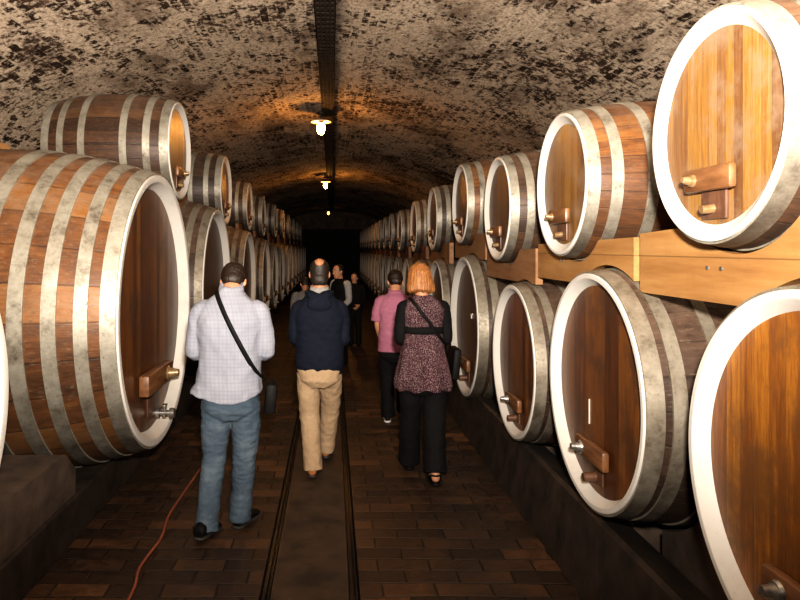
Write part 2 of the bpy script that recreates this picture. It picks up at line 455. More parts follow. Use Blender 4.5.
def barrel_proto(name, R, L, ratio, hoops, stave_mat, head_mat, rim_mat, hoop_mat, bar, seg=96, rim=(0.85, 0.075)):
    """unlinked from the floor; front head at x=0 facing +X, axis along X, centred on y=z=0"""
    root = empty(name)
    n = 28
    prof = [(-0.012-(L-0.024)*i/n, r_at(R, ratio, L, 0.012+(L-0.024)*i/n)-0.0005) for i in range(n+1)]
    prof = [(-0.0125, R*0.972)] + prof + [(-L+0.012, R*0.88), (-L+0.06, R*0.86)]
    v, f = lathe_x(prof, seg, closed=False, cap_end=True)
    o = mesh_from('stave_body', v, f, stave_mat, root); o.data.set_sharp_from_angle(angle=0.6)
    dp = rim[1]*R; ri = rim[0]
    prof = [(-0.013, R-0.001), (-0.003, R-0.001), (0.0, R-0.005), (0.0, R*0.958), (-0.004, R*0.948), (-dp, R*ri), (-dp-0.004, R*(ri+0.025)), (-0.013, R*0.962)]
    v, f = lathe_x(prof, seg)
    o = mesh_from('chime_rim', v, f, rim_mat, root); o.data.set_sharp_from_angle(angle=0.5)
    v, f = lathe_x([(-dp, R*(ri+0.012)), (-dp-0.02, R*(ri+0.012))], seg, closed=False, cap_start=True, cap_end=True)
    hd = mesh_from('barrel_head', v, f, head_mat, root, smooth=False)
    for k, (a, b) in enumerate(hoops):
        m = 5; th = 0.006 if R < .5 else 0.009
        pr = []
        for i in range(m+1):
            x = a+(b-a)*i/m
            pr.append((-x, r_at(R, ratio, L, x)+th))
        for i in range(m, -1, -1):
            x = a+(b-a)*i/m
            pr.append((-x, r_at(R, ratio, L, x)-0.002))
        v, f = lathe_x(pr, seg)
        o = mesh_from('hoop', v, f, hoop_mat, root); o.data.set_sharp_from_angle(angle=0.5)
    # manhole door with its cross bar
    bz, bl, bh, bt, dw = bar['z']*R, bar['len']*R, bar['h']*R, bar['t']*R, bar['door']*R
    bm = bmesh.new(); add_box(bm, (-dp+0.001, -dw/2, -0.80*R), (-dp+0.014, dw/2, bz-bh*0.2), 0.004)
    dr = bm_obj('trap_door', bm, BAR_DARK, root, angle=0.5)
    bm = bmesh.new()
    add_box(bm, (-dp+0.015, -bl/2, bz-bh/2), (-dp+0.015+bt, bl/2, bz+bh/2), min(0.014, bh*0.14))
    b = bm_obj('cross_bar', bm, bar.get('mat', BAR_WOOD), root, angle=0.5)
    bm = bmesh.new()
    py = -bl*0.26*bar.get('side', 1)
    xx = -dp+0.015+bt
    add_cyl(bm, (xx-0.002, py, bz), (xx+0.012, py, bz), 0.06*R, 0.052*R, 20)
    add_cyl(bm, (xx+0.01, py, bz), (xx+0.075*R+0.008, py, bz+0.004), 0.042*R, 0.026*R, 16)
    bm_obj('bolt', bm, PEG if bar.get('pegbright', 1) else STEEL, b, angle=0.6)
    if bar.get('tap'):
        bm = bmesh.new()
        tz = -0.80*R; ty = 0.05*R
        add_cyl(bm, (-dp, ty, tz), (0.05, ty, tz), 0.018, 0.02, 16)
        add_cyl(bm, (0.05, ty, tz), (0.085, ty, tz), 0.036, 0.036, 18)
        add_cyl(bm, (-0.05, ty, tz), (-0.025, ty, tz), 0.036, 0.036, 18)
        add_cyl(bm, (0.01, ty, tz-0.03), (0.01, ty, tz+0.05), 0.016, 0.016, 12)
        add_box(bm, (-0.005, ty-0.035, tz+0.05), (0.025, ty+0.035, tz+0.062), 0.003)
        bm_obj('tap', bm, STEEL, root, angle=0.6)
    else:
        bm = bmesh.new()
        add_cyl(bm, (-dp+0.012, 0.0, bar.get('pz', -0.71)*R), (-dp+0.012+0.11*R, 0.0, bar.get('pz', -0.71)*R-0.003), 0.042*R, 0.036*R, 16)
        bm_obj('peg', bm, PEG if bar.get('pegbright', 1) else BAR_DARK, dr, angle=0.6)
    return root

def mirror_hoops(h, L): return h + [(L-b, L-a) for a, b in reversed(h)]
RU_R, RU_L, RU_Q = 0.405, 1.18, 1.17
LU_L = 1.02
RL_R, RL_L, RL_Q = 0.61, 1.62, 1.105
LL_R, LL_L, LL_Q = 0.97, 2.2, 1.19
def up_hoops(): return mirror_hoops([(0.010, 0.068), (0.122, 0.178), (0.295, 0.35)], RU_L)
def low_hoops(): return mirror_hoops([(0.010, 0.085), (0.118, 0.178), (0.30, 0.355)], RL_L)
def big_hoops(): return mirror_hoops([(0.012, 0.095), (0.158, 0.232), (0.322, 0.402), (0.495, 0.578), (0.70, 0.79)], LL_L)
BAR_U = dict(z=-0.45, len=0.70, h=0.21, t=0.075, door=0.36)
BAR_L = dict(z=-0.54, len=0.60, h=0.17, t=0.065, door=0.28, pegbright=0, pz=-0.75)
BAR_B = dict(z=-0.52, len=0.70, h=0.15, t=0.075, door=0.22, tap=True, side=-1)

def copy_thing(root):
    r = root.copy(); COL.objects.link(r)
    for ch in list(root.children):
        c = ch.copy(); COL.objects.link(c); c.parent = r
        for g in list(ch.children):
            d = g.copy(); COL.objects.link(d); d.parent = c
    return r

def recolor(root, table):
    """swap part materials on one barrel (object-level slots, meshes stay shared)"""
    for ch in root.children:
        st = ch.name.split('.')[0]
        if st in table:
            ch.material_slots[0].link = 'OBJECT'; ch.material_slots[0].material = table[st]

ORD = ['first','second','third','fourth','fifth','sixth','seventh','eighth','ninth','tenth','eleventh','twelfth','thirteenth','fourteenth','fifteenth','sixteenth','seventeenth','eighteenth','nineteenth','twentieth']

# (depth y, centre height z, head radius, stave, head, rim, hoop, label)
S1, S2, S3 = STAVE_ORANGE, STAVE_BROWN, STAVE_DARK
RIGHT_X, LEFT_X, LEFT_UX = 1.30, -1.25, -1.45
RU = [
 (2.245, 2.217, .396, S2, HEAD_GOLD, RIM_WHITE, HOOP, 'small upper wine cask with golden head and bright white rim, closest on the right tier'),
 (3.726, 2.163, .402, S1, HEAD_GOLD, RIM_WHITE, HOOP, 'orange-brown upper wine cask next behind the golden-headed closest one'),
 (5.155, 2.111, .403, S2, HEAD_BROWN, RIM_WHITE, HOOP, 'upper cask with pinkish-brown head, third along the right upper tier'),
 (6.645, 2.248, .397, S1, HEAD_BROWN, RIM_WHITE, HOOP, 'upper cask with a bright orange stave band, fourth along the right upper tier'),
 (8.49, 2.178, .404, S3, HEAD_BROWN, RIM_CREAM, HOOP, None),
 (10.43, 2.14, .401, S2, HEAD_BROWN, RIM_CREAM, HOOP, None),
 (12.6, 2.13, .388, S3, HEAD_BROWN, RIM_CREAM, HOOP, None),
]
y = 14.6
while y < 30:
    RU.append((y, 2.165, .395, random.choice([S2, S3, S1]), HEAD_BROWN, RIM_CREAM, HOOP, None)); y += 1.7
RL = [
 (1.80, 1.11, .575, S3, HEAD_AMBER, RIM_WHITE, HOOP_DULL, 'lower wine barrel with bright amber head cut by the photo edge, nearest on the right'),
 (3.30, 1.082, .589, S3, HEAD_RED, RIM_WHITE, HOOP_DULL, 'lower barrel with reddish head and dusty dark staves, behind the amber-headed one'),
 (4.72, 0.981, .549, S3, HEAD_RED, RIM_WHITE, HOOP_DULL, 'smallest lower right barrel, dark head with bar and peg, third along its row'),
 (6.48, 1.023, .685, S3, HEAD_BROWN, RIM_WHITE, HOOP_DULL, 'tall lower barrel with dark head standing just beside the woman in the tunic'),
 (8.24, 1.02, .62, S3, HEAD_BROWN, RIM_CREAM, HOOP_DULL, "lower barrel half hidden behind the woman's blonde hair"),
]
y = 9.85
while y < 30.5:
    RL.append((y, 1.0, .61, S3, HEAD_BROWN, RIM_CREAM, HOOP_DULL, None)); y += 1.65
LL = [
 (2.22, 1.16, .80, S1, HEAD_BROWN, RIM_WHITE, HOOP_DULL, 'near lower barrel showing only a sliver of white rim at the photo edge'),
 (4.764, 1.357, .971, S1, HEAD_RED, RIM_WHITE, HOOP, 'huge orange-staved barrel with wide grey hoops beside the man in the checked shirt'),
 (7.18, 1.35, .87, S3, HEAD_BROWN, RIM_WHITE, HOOP_DULL, 'big lower barrel with dusty dark hoop, just behind the huge orange-staved barrel'),
 (9.92, 1.27, .77, S3, HEAD_BROWN, RIM_CREAM, HOOP_DULL, None),
 (12.5, 1.21, .73, S3, HEAD_BROWN, RIM_CREAM, HOOP_DULL, None),
]
y = 14.5
while y < 31:
    LL.append((y, 1.15, .70, S3, HEAD_BROWN, RIM_CREAM, HOOP_DULL, None)); y += 2.0
LU = [
 (6.237, 2.73, .457, S2, HEAD_GOLD, RIM_WHITE, HOOP, 'upper left cask lying full length in view above the huge orange barrel'),
 (8.965, 2.59, .460, S3, HEAD_BROWN, RIM_WHITE, HOOP, 'dark upper left cask just behind the full-length one, second of its tier'),
 (11.515, 2.53, .415, S3, HEAD_BROWN, RIM_CREAM, HOOP, None),
 (13.9, 2.47, .42, S3, HEAD_BROWN, RIM_CREAM, HOOP, None),
 (16.8, 2.49, .42, S3, HEAD_BROWN, RIM_CREAM, HOOP, None),
]
y = 19.6
while y < 31:
    LU.append((y, 2.51, .42, S3, HEAD_BROWN, RIM_CREAM, HOOP, None)); y += 2.7

def place_row(spec, proto, pR, x, rotz, side, tier, group):
    row = []
    for i, (y, z, R, st, hd, rm, hp, lab) in enumerate(spec):
        o = proto if i == 0 else copy_thing(proto)
        xx = x
        if side == 'left' and tier == 'lower' and i == 0: xx = -1.50
        o.location = (xx, y, z); o.rotation_euler = (0, 0, rotz)
        s = R/pR; o.scale = (s, s, s)
        recolor(o, {'stave_body': st, 'barrel_head': hd, 'chime_rim': rm, 'hoop': hp})
        if lab is None:
            lab = f'{side} {tier} tier wine barrel with pale rim, {ORD[i]} from the camera end of its row'
        tag(o, lab, 'barrel', group)
        row.append(o)
    return row

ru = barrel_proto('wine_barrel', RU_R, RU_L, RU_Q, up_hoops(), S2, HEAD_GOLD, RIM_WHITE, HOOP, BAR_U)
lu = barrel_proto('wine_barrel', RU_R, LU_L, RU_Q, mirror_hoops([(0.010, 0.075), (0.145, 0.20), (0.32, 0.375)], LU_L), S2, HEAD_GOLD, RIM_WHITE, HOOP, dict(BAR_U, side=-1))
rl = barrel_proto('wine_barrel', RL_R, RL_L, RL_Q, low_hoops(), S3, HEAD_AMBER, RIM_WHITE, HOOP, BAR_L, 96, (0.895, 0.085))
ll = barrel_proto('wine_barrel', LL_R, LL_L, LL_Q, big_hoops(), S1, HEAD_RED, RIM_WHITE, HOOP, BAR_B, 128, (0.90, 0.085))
place_row(RU, ru, RU_R, RIGHT_X, PI, 'right', 'upper', 'casks of the right upper tier')
place_row(LU, lu, RU_R, LEFT_UX, 0, 'left', 'upper', 'casks of the left upper tier')
right_low = place_row(RL, rl, RL_R, RIGHT_X, PI, 'right', 'lower', 'barrels of the right lower tier')
place_row(LL, ll, LL_R, LEFT_X, 0, 'left', 'lower', 'barrels of the left lower tier')

# small pale fittings on two of the lower heads
PALE = mat_noisy('pale_fitting', (0.55,0.52,0.46), (0.7,0.66,0.6), 30, 0.5, 0.05)
bm = bmesh.new(); d0 = -0.085*RL_R
add_box(bm, (d0, -0.112, -0.21), (d0+0.006, -0.105, -0.075), 0.001)
o = bm_obj('sight_tube', bm, PALE, right_low[1]); o['label'] = 'thin pale upright strip on the head'
bm = bmesh.new()
add_cyl(bm, (d0+0.008, 0.13, 0.115), (d0+0.008, 0.21, 0.125), 0.006, 0.006, 8)
add_cyl(bm, (d0+0.008, 0.175, 0.12), (d0+0.008, 0.175, 0.085), 0.006, 0.006, 8)
o = bm_obj('wire_hook', bm, PALE, right_low[3]); o['label'] = 'small white hook on the head'

# cradle boards between the tiers -----------------------------------------
def radius_at_x(spec, i, kind, dist):
    """barrel radius at distance `dist` behind its head plane"""
    R = spec[i][2]
    pR, L, q = {'u': (RU_R, RU_L, RU_Q), 'v': (RU_R, LU_L, RU_Q), 'r': (RL_R, RL_L, RL_Q), 'l': (LL_R, LL_L, LL_Q)}[kind]
    return r_at(R, q, L*R/pR, min(max(dist, 0), L*R/pR))

def cradle_board(upkind, name, yc, ya, yb, ztop_n, ztop_f, zbase, i_up, up, low, lowkind, d_up, d_low, x0, x1, mat, parent):
    """board in the y-z plane with a notch for the upper cask, sitting over the lower barrels"""
    N = 64; poly_t, poly_b = [], []
    cu = up[i_up]
    ru_ = max(radius_at_x(up, i_up, upkind, d) for d in (d_up-0.03, d_up, d_up+0.06)) + 0.010
    for k in range(N+1):
        y = ya+(yb-ya)*k/N
        zt = ztop_n+(ztop_f-ztop_n)*k/N
        dy = y-cu[0]
        if abs(dy) < ru_: zt = min(zt, cu[1]-math.sqrt(ru_*ru_-dy*dy))
        zb = zbase
        for j, lb in enumerate(low):
            rr = max(radius_at_x(low, j, lowkind, d) for d in (d_low-0.04, d_low, d_low+0.09)) + 0.016
            dl = y-lb[0]
            if abs(dl) < rr: zb = max(zb, lb[1]+math.sqrt(rr*rr-dl*dl))
        zt = max(zt, zb+0.004)
        poly_t.append((y, zt)); poly_b.append((y, zb))
    # quads strip (robust for the thin notched places)
    verts, faces = [], []
    for (y, zt), (_, zb) in zip(poly_t, poly_b):
        verts += [(x0, y, zb), (x0, y, zt), (x1, y, zt), (x1, y, zb)]
    for k in range(N):
        a, b = 4*k, 4*k+4
        for c in range(4):
            faces.append((a+c, a+(c+1) % 4, b+(c+1) % 4, b+c))
    faces.append((0, 3, 2, 1)); e = 4*N; faces.append((e, e+1, e+2, e+3))
    bm = bmesh.new()
    vs = [bm.verts.new(v) for v in verts]
    for f in faces: bm.faces.new([vs[q] for q in f])
    return bm_obj(name, bm, mat, parent)

def cradles(up, low, lowkind, sx, xu, xl, mats, side):
    for i, b in enumerate(up):
        y = b[0]
        prev = up[i-1][0] if i else y-1.3
        nxt = up[i+1][0] if i+1 < len(up) else y+1.5
        ya = max((prev+y)/2+0.03, y-0.74); yb = min((nxt+y)/2-0.03, y+0.74)
        mat = mats(i)
        nm = ['first','second'][i] if i < 2 else None
        t = empty('barrel_cradle', (0, 0, 0), 0,
                  f'notched {"pine" if side=="right" else "brown"} board under the {ORD[i]} cask of the {side} upper tier, counted from the camera', 'cradle', f'cradle boards of the {side} upper tier')
        zn, zf = b[1]-b[2]*0.78, b[1]-b[2]*0.84
        if side == 'right' and i == 0: zn, zf = 1.925, 1.865
        zb = b[1]-b[2]-0.16 if side == 'right' else b[1]-b[2]-0.32
        if side == 'right' and i == 0: zb = 1.60
        for nmb, off in (('front_board', 0.10), ('rear_board', 0.86 if side == 'right' else 0.78)):
            x0 = xu+sx*off; x1 = xu+sx*(off+0.05)
            dl = abs(x0-xl)
            cradle_board('u' if side == 'right' else 'v', nmb, y, ya, yb, zn, zf, zb, i, up, low, lowkind, off, dl, min(x0, x1), max(x0, x1), mat, t)
        if side == 'right' and i < 2:
            for ny in ((2.42, 2.335) if i == 0 else (3.98, 3.93)):
                bm = bmesh.new(); add_cyl(bm, (xu+0.104, ny, 1.726), (xu+0.095, ny, 1.726), 0.008, 0.008, 10)
                bm_obj('nail_head', bm, STEEL, t)
cradles(RU, RL, 'r', 1, RIGHT_X, RIGHT_X, lambda i: PINE if i < 2 else (PINE_MID if i < 5 else BOARD_DARK), 'right')
cradles(LU, LL, 'l', -1, LEFT_UX, LEFT_X, lambda i: BOARD_DARK, 'left')

# saddles under the lower barrels ------------------------------------------
def saddles(low, lowkind, x0, x1, zbase, zmax, side, shape):
    for i in range(len(low)-1):
        a, b = low[i], low[i+1]
        ym = ((a[0]+a[2])+(b[0]-b[2]))/2
        ya, yb = max(a[0]+0.15, ym-0.65), min(b[0]-0.15, ym+0.65)
        q = {'r': RL_Q, 'l': LL_Q}[lowkind]
        N = 40; top = []
        for k in range(N+1):
            y = ya+(yb-ya)*k/N; z = zmax
            for c in (a, b):
                rr = c[2]*q+0.012; dy = y-c[0]
                if abs(dy) < rr: z = min(z, c[1]-math.sqrt(rr*rr-dy*dy))
            top.append((y, max(z, zbase+0.012)))
        poly = [(ya, zbase)] + top + [(yb, zbase)]
        verts, faces = [], []
        for (y, zt) in top:
            verts += [(x0, y, zbase), (x0, y, zt), (x1, y, zt), (x1, y, zbase)]
        for k in range(N):
            p, s = 4*k, 4*k+4
            for c in range(4): faces.append((p+c, p+(c+1) % 4, s+(c+1) % 4, s+c))
        faces.append((0, 3, 2, 1)); e = 4*N; faces.append((e, e+1, e+2, e+3))
        bm = bmesh.new(); vs = [bm.verts.new(v) for v in verts]
        for f in faces: bm.faces.new([vs[w] for w in f])
        o = bm_obj('saddle_block', bm, SADDLE)
        tag(o, f'{shape} wedged under the {side} lower barrels, between the {ORD[i]} and {ORD[i+1]}', 'block', f'saddle blocks under the {side} lower barrels')
saddles(LL, 'l', -3.0, -1.60, 0.272, 0.56, 'left', 'grey-brown stone block')
saddles(RL, 'r', 1.60, 2.75, 0.0, 0.62, 'right', 'dark stone block')

# small timber end seen on top of the huge barrel
bm = bmesh.new(); add_box(bm, (-2.45, 4.62, 0), (-2.20, 4.80, 0.05), 0.006)
# (rests on the huge barrel's belly)
zt = 1.35 + radius_at_x(LL, 1, 'l', 1.1) + 0.012
o = bm_obj('timber_chock', bm, PINE); o.location = (-0.20, 0.05, zt)
tag(o, 'short pale timber offcut lying on top of the huge orange barrel', 'timber')

# ------------------------------------------------------------------ lamps and tray
def mat_emit(name, col, s):
    t = NT(name); t.b.inputs['Base Color'].default_value = (col[0], col[1], col[2], 1)
    t.b.inputs['Emission Color'].default_value = (col[0], col[1], col[2], 1)
    t.b.inputs['Emission Strength'].default_value = s
    return t.m
BULB_DIM = mat_emit('bulb_dim', (1.0, 0.42, 0.08), 6.0)
BULB = mat_emit('bulb_glow', (1.0, 0.42, 0.08), 230.0)
SOOT = mat_noisy('sooty_metal', (0.02,0.014,0.010), (0.05,0.036,0.028), 20, 0.9, 0.1, 0, spec=0.1)
ENAMEL = mat_noisy('enamel', (0.75,0.68,0.55), (0.85,0.78,0.65), 10, 0.3, 0.0)
IRON = mat_noisy('dark_iron', (0.015,0.012,0.01), (0.05,0.04,0.032), 20, 0.5, 0.2, 0.5)

def lathe_z(profile, seg=32):
    v, f = lathe_x([(x, r) for x, r in profile], seg, closed=False)
    return [(y, z, x) for x, y, z in v], f

def lamp(y, zb, x, lab, lit=True):
    t = empty('ceiling_lamp', (x, y, zb), 0, lab, 'lamp', 'jar lamps along the vault crown')
    zc = APEX - zb - 0.02
    bm = bmesh.new(); add_cyl(bm, (0,0,0.10), (0,0,zc-0.06), 0.014, 0.014, 12)
    add_cyl(bm, (0,0,zc-0.075), (0,0,zc-0.045), 0.06, 0.06, 20)
    bm_obj('stem', bm, IRON, t, angle=0.6)
    v, f = lathe_z([(0.135, 0.03), (0.13, 0.05), (0.11, 0.12), (0.09, 0.165), (0.086, 0.165), (0.10, 0.11), (0.115, 0.045), (0.118, 0.02)])
    mesh_from('shade', v, f, ENAMEL, t)
    bm = bmesh.new(); add_cyl(bm, (0,0,0.07), (0,0,0.14), 0.042, 0.042, 20)
    bm_obj('bulb_socket', bm, IRON, t, angle=0.6)
    v, f = lathe_z([(0.075, 0.001), (0.074, 0.04), (0.05, 0.055), (0.0, 0.06), (-0.05, 0.055), (-0.085, 0.036), (-0.10, 0.012), (-0.101, 0.001)])
    mesh_from('bulb', v, f, BULB if lit else BULB_DIM, t)
lamp(9.97, 3.64, -0.17, 'warm glowing jar lamp with pale shade hanging nearest under the vault')
lamp(19.0, 3.64, -0.19, 'second glowing jar lamp further along the vault crown')
lamp(34.2, 3.64, -0.19, 'faint farthest lamp near the dark end of the vault', False)

tray = empty('cable_tray', (-0.06, 0, 0), 0, 'dark perforated cable tray running along the vault crown', 'cable tray')
bm = bmesh.new()
zt = APEX-0.07
for k in range(5):
    x = -0.085+k*0.0425
    add_box(bm, (x-0.009, 5.4, zt-0.004), (x+0.009, 37.5, zt+0.004))
y = 5.4
while y < 30:
    add_box(bm, (-0.085, y, zt-0.0035), (0.085, y+(0.05 if y < 16 else 0.06), zt+0.0035)); y += 0.115
add_box(bm, (-0.094, 5.4, zt-0.004), (-0.088, 37.5, zt+0.022)); add_box(bm, (0.088, 5.4, zt-0.004), (0.094, 37.5, zt+0.022))
bm_obj('tray', bm, SOOT, tray)
for k, x in enumerate((-0.075, -0.03, 0.015, 0.06)):
    bm = bmesh.new(); add_cyl(bm, (x, -4, zt+0.018), (x, 37.5, zt+0.018), 0.011, 0.011, 8)
    bm_obj('cable', bm, SOOT, tray, angle=0.6)

# ------------------------------------------------------------------ red cable on the floor
def tube_along(pts, r, seg=10):
    """swept tube through pts (Catmull-Rom)"""
    P = [Vector(p) for p in pts]; path = []
    for i in range(len(P)-1):
        p0 = P[max(i-1, 0)]; p1 = P[i]; p2 = P[i+1]; p3 = P[min(i+2, len(P)-1)]
        for k in range(8):
            t = k/8
            path.append(0.5*((2*p1)+(p2-p0)*t+(2*p0-5*p1+4*p2-p3)*t*t+(3*p1-p0-3*p2+p3)*t**3))
    path.append(P[-1])
    verts, faces = [], []
    n = len(path)
    for i, p in enumerate(path):
        d = (path[min(i+1, n-1)]-path[max(i-1, 0)]).normalized()
        u = d.orthogonal() if abs(d.z) > 0.9 else d.cross(Vector((0,0,1))).normalized()
        w = u.cross(d).normalized()
        for k in range(seg):
            a = 2*PI*k/seg
            verts.append(p+(u*math.cos(a)+w*math.sin(a))*r)
    for i in range(n-1):
        for k in range(seg):
            k2 = (k+1) % seg
            faces.append((i*seg+k, i*seg+k2, (i+1)*seg+k2, (i+1)*seg+k))
    faces.append(tuple(reversed(range(seg)))); faces.append(tuple(range((n-1)*seg, n*seg)))
    return verts, faces
v, f = tube_along([(-1.10,1.34,.012),(-1.04,2.47,.012),(-1.035,3.32,.012),(-1.075,3.64,.012),(-1.055,4.01,.012),(-1.09,4.33,.012),(-1.085,4.71,.012),(-1.07,5.16,.012),(-1.05,6.28,.012),(-1.12,7.84,.012),(-1.2,10.09,.012)], 0.0085)
o = mesh_from('extension_cord', v, f, mat_noisy('cord_red', (0.22,0.06,0.035), (0.30,0.09,0.05), 10, 0.45, 0))
tag(o, 'thin red cord snaking along the brick floor beside the left kerb', 'cord')

# ------------------------------------------------------------------ people
def loft(rings, n=28):
    """rings: (centre, u vector, v vector) -> closed tube"""
    verts, faces = [], []
    for c, u, w in rings:
        c = Vector(c); u = Vector(u); w = Vector(w)
        for k in range(n):
            a = 2*PI*k/n
            verts.append(c+u*math.cos(a)+w*math.sin(a))
    m = len(rings)
    for i in range(m-1):
        for k in range(n):
            k2 = (k+1) % n
            faces.append((i*n+k, i*n+k2, (i+1)*n+k2, (i+1)*n+k))
    faces.append(tuple(reversed(range(n)))); faces.append(tuple(range((m-1)*n, m*n)))
    return verts, faces

def limb(pts, radii, n=18, dome=True):
    P = [Vector(p) for p in pts]
    # subdivide for smooth bends
    Q, R = [], []
    for i in range(len(P)-1):
        for k in range(6):
            t = k/6
            p0 = P[max(i-1, 0)]; p1 = P[i]; p2 = P[i+1]; p3 = P[min(i+2, len(P)-1)]
            cr = 0.5*((2*p1)+(p2-p0)*t+(2*p0-5*p1+4*p2-p3)*t*t+(3*p1-p0-3*p2+p3)*t**3)
            Q.append(p1.lerp(p2, t)*0.4+cr*0.6); R.append(radii[i]*(1-t)+radii[i+1]*t)
    Q.append(P[-1]); R.append(radii[-1])
    rings = []
    m = len(Q)
    up = Vector((0.13, 0.31, 0.94))
    for i in range(m):
        d = (Q[min(i+1, m-1)]-Q[max(i-1, 0)]).normalized()
        u = d.cross(Vector((0,1,0)))
        if u.length < 0.3: u = d.cross(Vector((1,0,0)))
        u.normalize(); w = d.cross(u).normalized()
        if i == 0 and dome:
            for s, q in ((-0.9, 0.35), (-0.6, 0.78)):
                rings.append((Q[0]+d*R[0]*s, u*R[0]*q, w*R[0]*q))
        rings.append((Q[i], u*R[i], w*R[i]))
        if i == m-1 and dome:
            for s, q in ((0.6, 0.78), (0.9, 0.35)):
                rings.append((Q[-1]+d*R[-1]*s, u*R[-1]*q, w*R[-1]*q))
    return loft(rings, n)

def stack(rows, n=32, p=2.4):
    """rows: (z, cx, cy, rx, ry): horizontal super-ellipse slices"""
    verts, faces = [], []
    for z, cx, cy, rx, ry in rows:
        for k in range(n):
            a = 2*PI*k/n; c, s = math.cos(a), math.sin(a)
            verts.append(Vector((cx+rx*math.copysign(abs(c)**(2/p), c), cy+ry*math.copysign(abs(s)**(2/p), s), z)))
    m = len(rows)
    for i in range(m-1):
        for k in range(n):
            k2 = (k+1) % n
            faces.append((i*n+k, i*n+k2, (i+1)*n+k2, (i+1)*n+k))
    faces.append(tuple(reversed(range(n)))); faces.append(tuple(range((m-1)*n, m*n)))
    return verts, faces

def ellipsoid(c, r, rot=None, n=20):
    verts, faces = [], []
    c = Vector(c); m = 12
    rings = []
    for i in range(1, m):
        a = PI*i/m-PI/2
        z = math.sin(a); q = math.cos(a)
        rings.append((z, q))
    for z, q in rings:
        for k in range(n):
            b = 2*PI*k/n
            v = Vector((r[0]*q*math.cos(b), r[1]*q*math.sin(b), r[2]*z))
            if rot is not None: v = rot @ v
            verts.append(c+v)
    mm = len(rings)
    for i in range(mm-1):
        for k in range(n):
            k2 = (k+1) % n
            faces.append((i*n+k, i*n+k2, (i+1)*n+k2, (i+1)*n+k))
    faces.append(tuple(reversed(range(n)))); faces.append(tuple(range((mm-1)*n, mm*n)))
    return verts, faces

def xform(part, m):
    return [m @ Vector(v) for v in part[0]], part[1]

def weld(name, parts, voxel, smooth, mat, parent, wrinkle=None, post=None, cut=None):
    """join overlapping closed shapes into one continuous skin"""
    verts, faces = [], []
    for v, f in parts:
        b = len(verts); verts += [tuple(q) for q in v]
        faces += [tuple(b+i for i in ff) for ff in f]
    me = bpy.data.meshes.new('raw'); me.from_pydata(verts, [], faces); me.update()
    bm = bmesh.new(); bm.from_mesh(me)
    bmesh.ops.recalc_face_normals(bm, faces=bm.faces); bm.to_mesh(me); bm.free()
    tmp = bpy.data.objects.new('raw', me); COL.objects.link(tmp)
    rm = tmp.modifiers.new('r', 'REMESH'); rm.mode = 'VOXEL'; rm.voxel_size = voxel
    if smooth:
        sm = tmp.modifiers.new('s', 'SMOOTH'); sm.iterations = smooth; sm.factor = 0.5
    dg = bpy.context.evaluated_depsgraph_get()
    ev = tmp.evaluated_get(dg)
    out = bpy.data.meshes.new_from_object(ev)
    bpy.data.objects.remove(tmp); bpy.data.meshes.remove(me)
    if wrinkle or post:
        nrm = [v.normal.copy() for v in out.vertices]
        for v, n in zip(out.vertices, nrm):
            if wrinkle: v.co += n*wrinkle(v.co)
            if post: v.co = post(v.co)
        out.update()
    if cut:
        bm = bmesh.new(); bm.from_mesh(out)
        for co, no in cut:
            g = bm.verts[:]+bm.edges[:]+bm.faces[:]
            r = bmesh.ops.bisect_plane(bm, geom=g, plane_co=co, plane_no=no, clear_outer=True)
            es = [e for e in r['geom_cut'] if isinstance(e, bmesh.types.BMEdge)]
            try: bmesh.ops.holes_fill(bm, edges=es)
            except Exception: pass
        bm.to_mesh(out); bm.free()
    out.name = name
    out.materials.clear(); out.materials.append(mat)
    out.shade_smooth()
    return link(bpy.data.objects.new(name, out), parent)

def folds(amp, sc=(9, 9, 14), seed=0.0, fine=0.35):
    def f(co):
        p = Vector((co.x*sc[0]+seed, co.y*sc[1]+seed*2, co.z*sc[2]))
        a = noise.noise(p)
        b = 1-abs(noise.noise(p*1.7+Vector((3, 1, 7))))*2.2
        c = noise.noise(p*3.1)
        return amp*(0.5*a+0.5*b*0.6+fine*c)
    return f

def skin_mat(name, c):
    t = NT(name); v = t.coord()
    f = t.noise(v, 30, 4)
    col = t.ramp(f, [(0.3, tuple(q*0.85 for q in c)), (0.7, c)])
    t.b.inputs['Subsurface Weight'].default_value = 0.08
    t.b.inputs['Subsurface Radius'].default_value = (0.02, 0.008, 0.004)
    return t.out(col, 0.5, spec=0.4)
SKIN = skin_mat('skin', (0.52, 0.25, 0.14))
SKIN_TAN = skin_mat('skin_tan', (0.46, 0.20, 0.10))
EYE = mat_noisy('eye_white', (0.6,0.58,0.55), (0.7,0.68,0.65), 20, 0.2, 0)
LIP = mat_noisy('lips', (0.34,0.12,0.09), (0.40,0.15,0.11), 40, 0.45, 0)

def hair_mat(name, c1, c2):
    t = NT(name); v = t.coord()
    m = t.mapped(v, (55, 55, 7))
    f = t.noise(m, 2.0, 6, 0.7)
    col = t.ramp(f, [(0.32, c1), (0.68, c2)])
    t.bump(f, 0.7, 0.006)
    return t.out(col, 0.45, spec=0.4)
HAIR_DARK = hair_mat('hair_dark', (0.006,0.004,0.003), (0.03,0.016,0.010))
HAIR_GREY = hair_mat('hair_greying', (0.007,0.005,0.004), (0.032,0.021,0.015))
HAIR_BLOND = hair_mat('hair_blond', (0.13,0.045,0.012), (0.46,0.20,0.065))

def cloth(name, c1, c2, scale=60, rough=0.85, bump=0.25):
    t = NT(name); v = t.coord()
    f = t.noise(v, scale, 4); g = t.noise(v, 5, 4)
    col = t.ramp(t.math('ADD', t.math('MULTIPLY', f, 0.5), t.math('MULTIPLY', g, 0.5)), [(0.35, c1), (0.65, c2)])
    t.bump(t.noise(v, 14, 6, 0.7), bump, 0.006)
    return t.out(col, rough, spec=0.2)

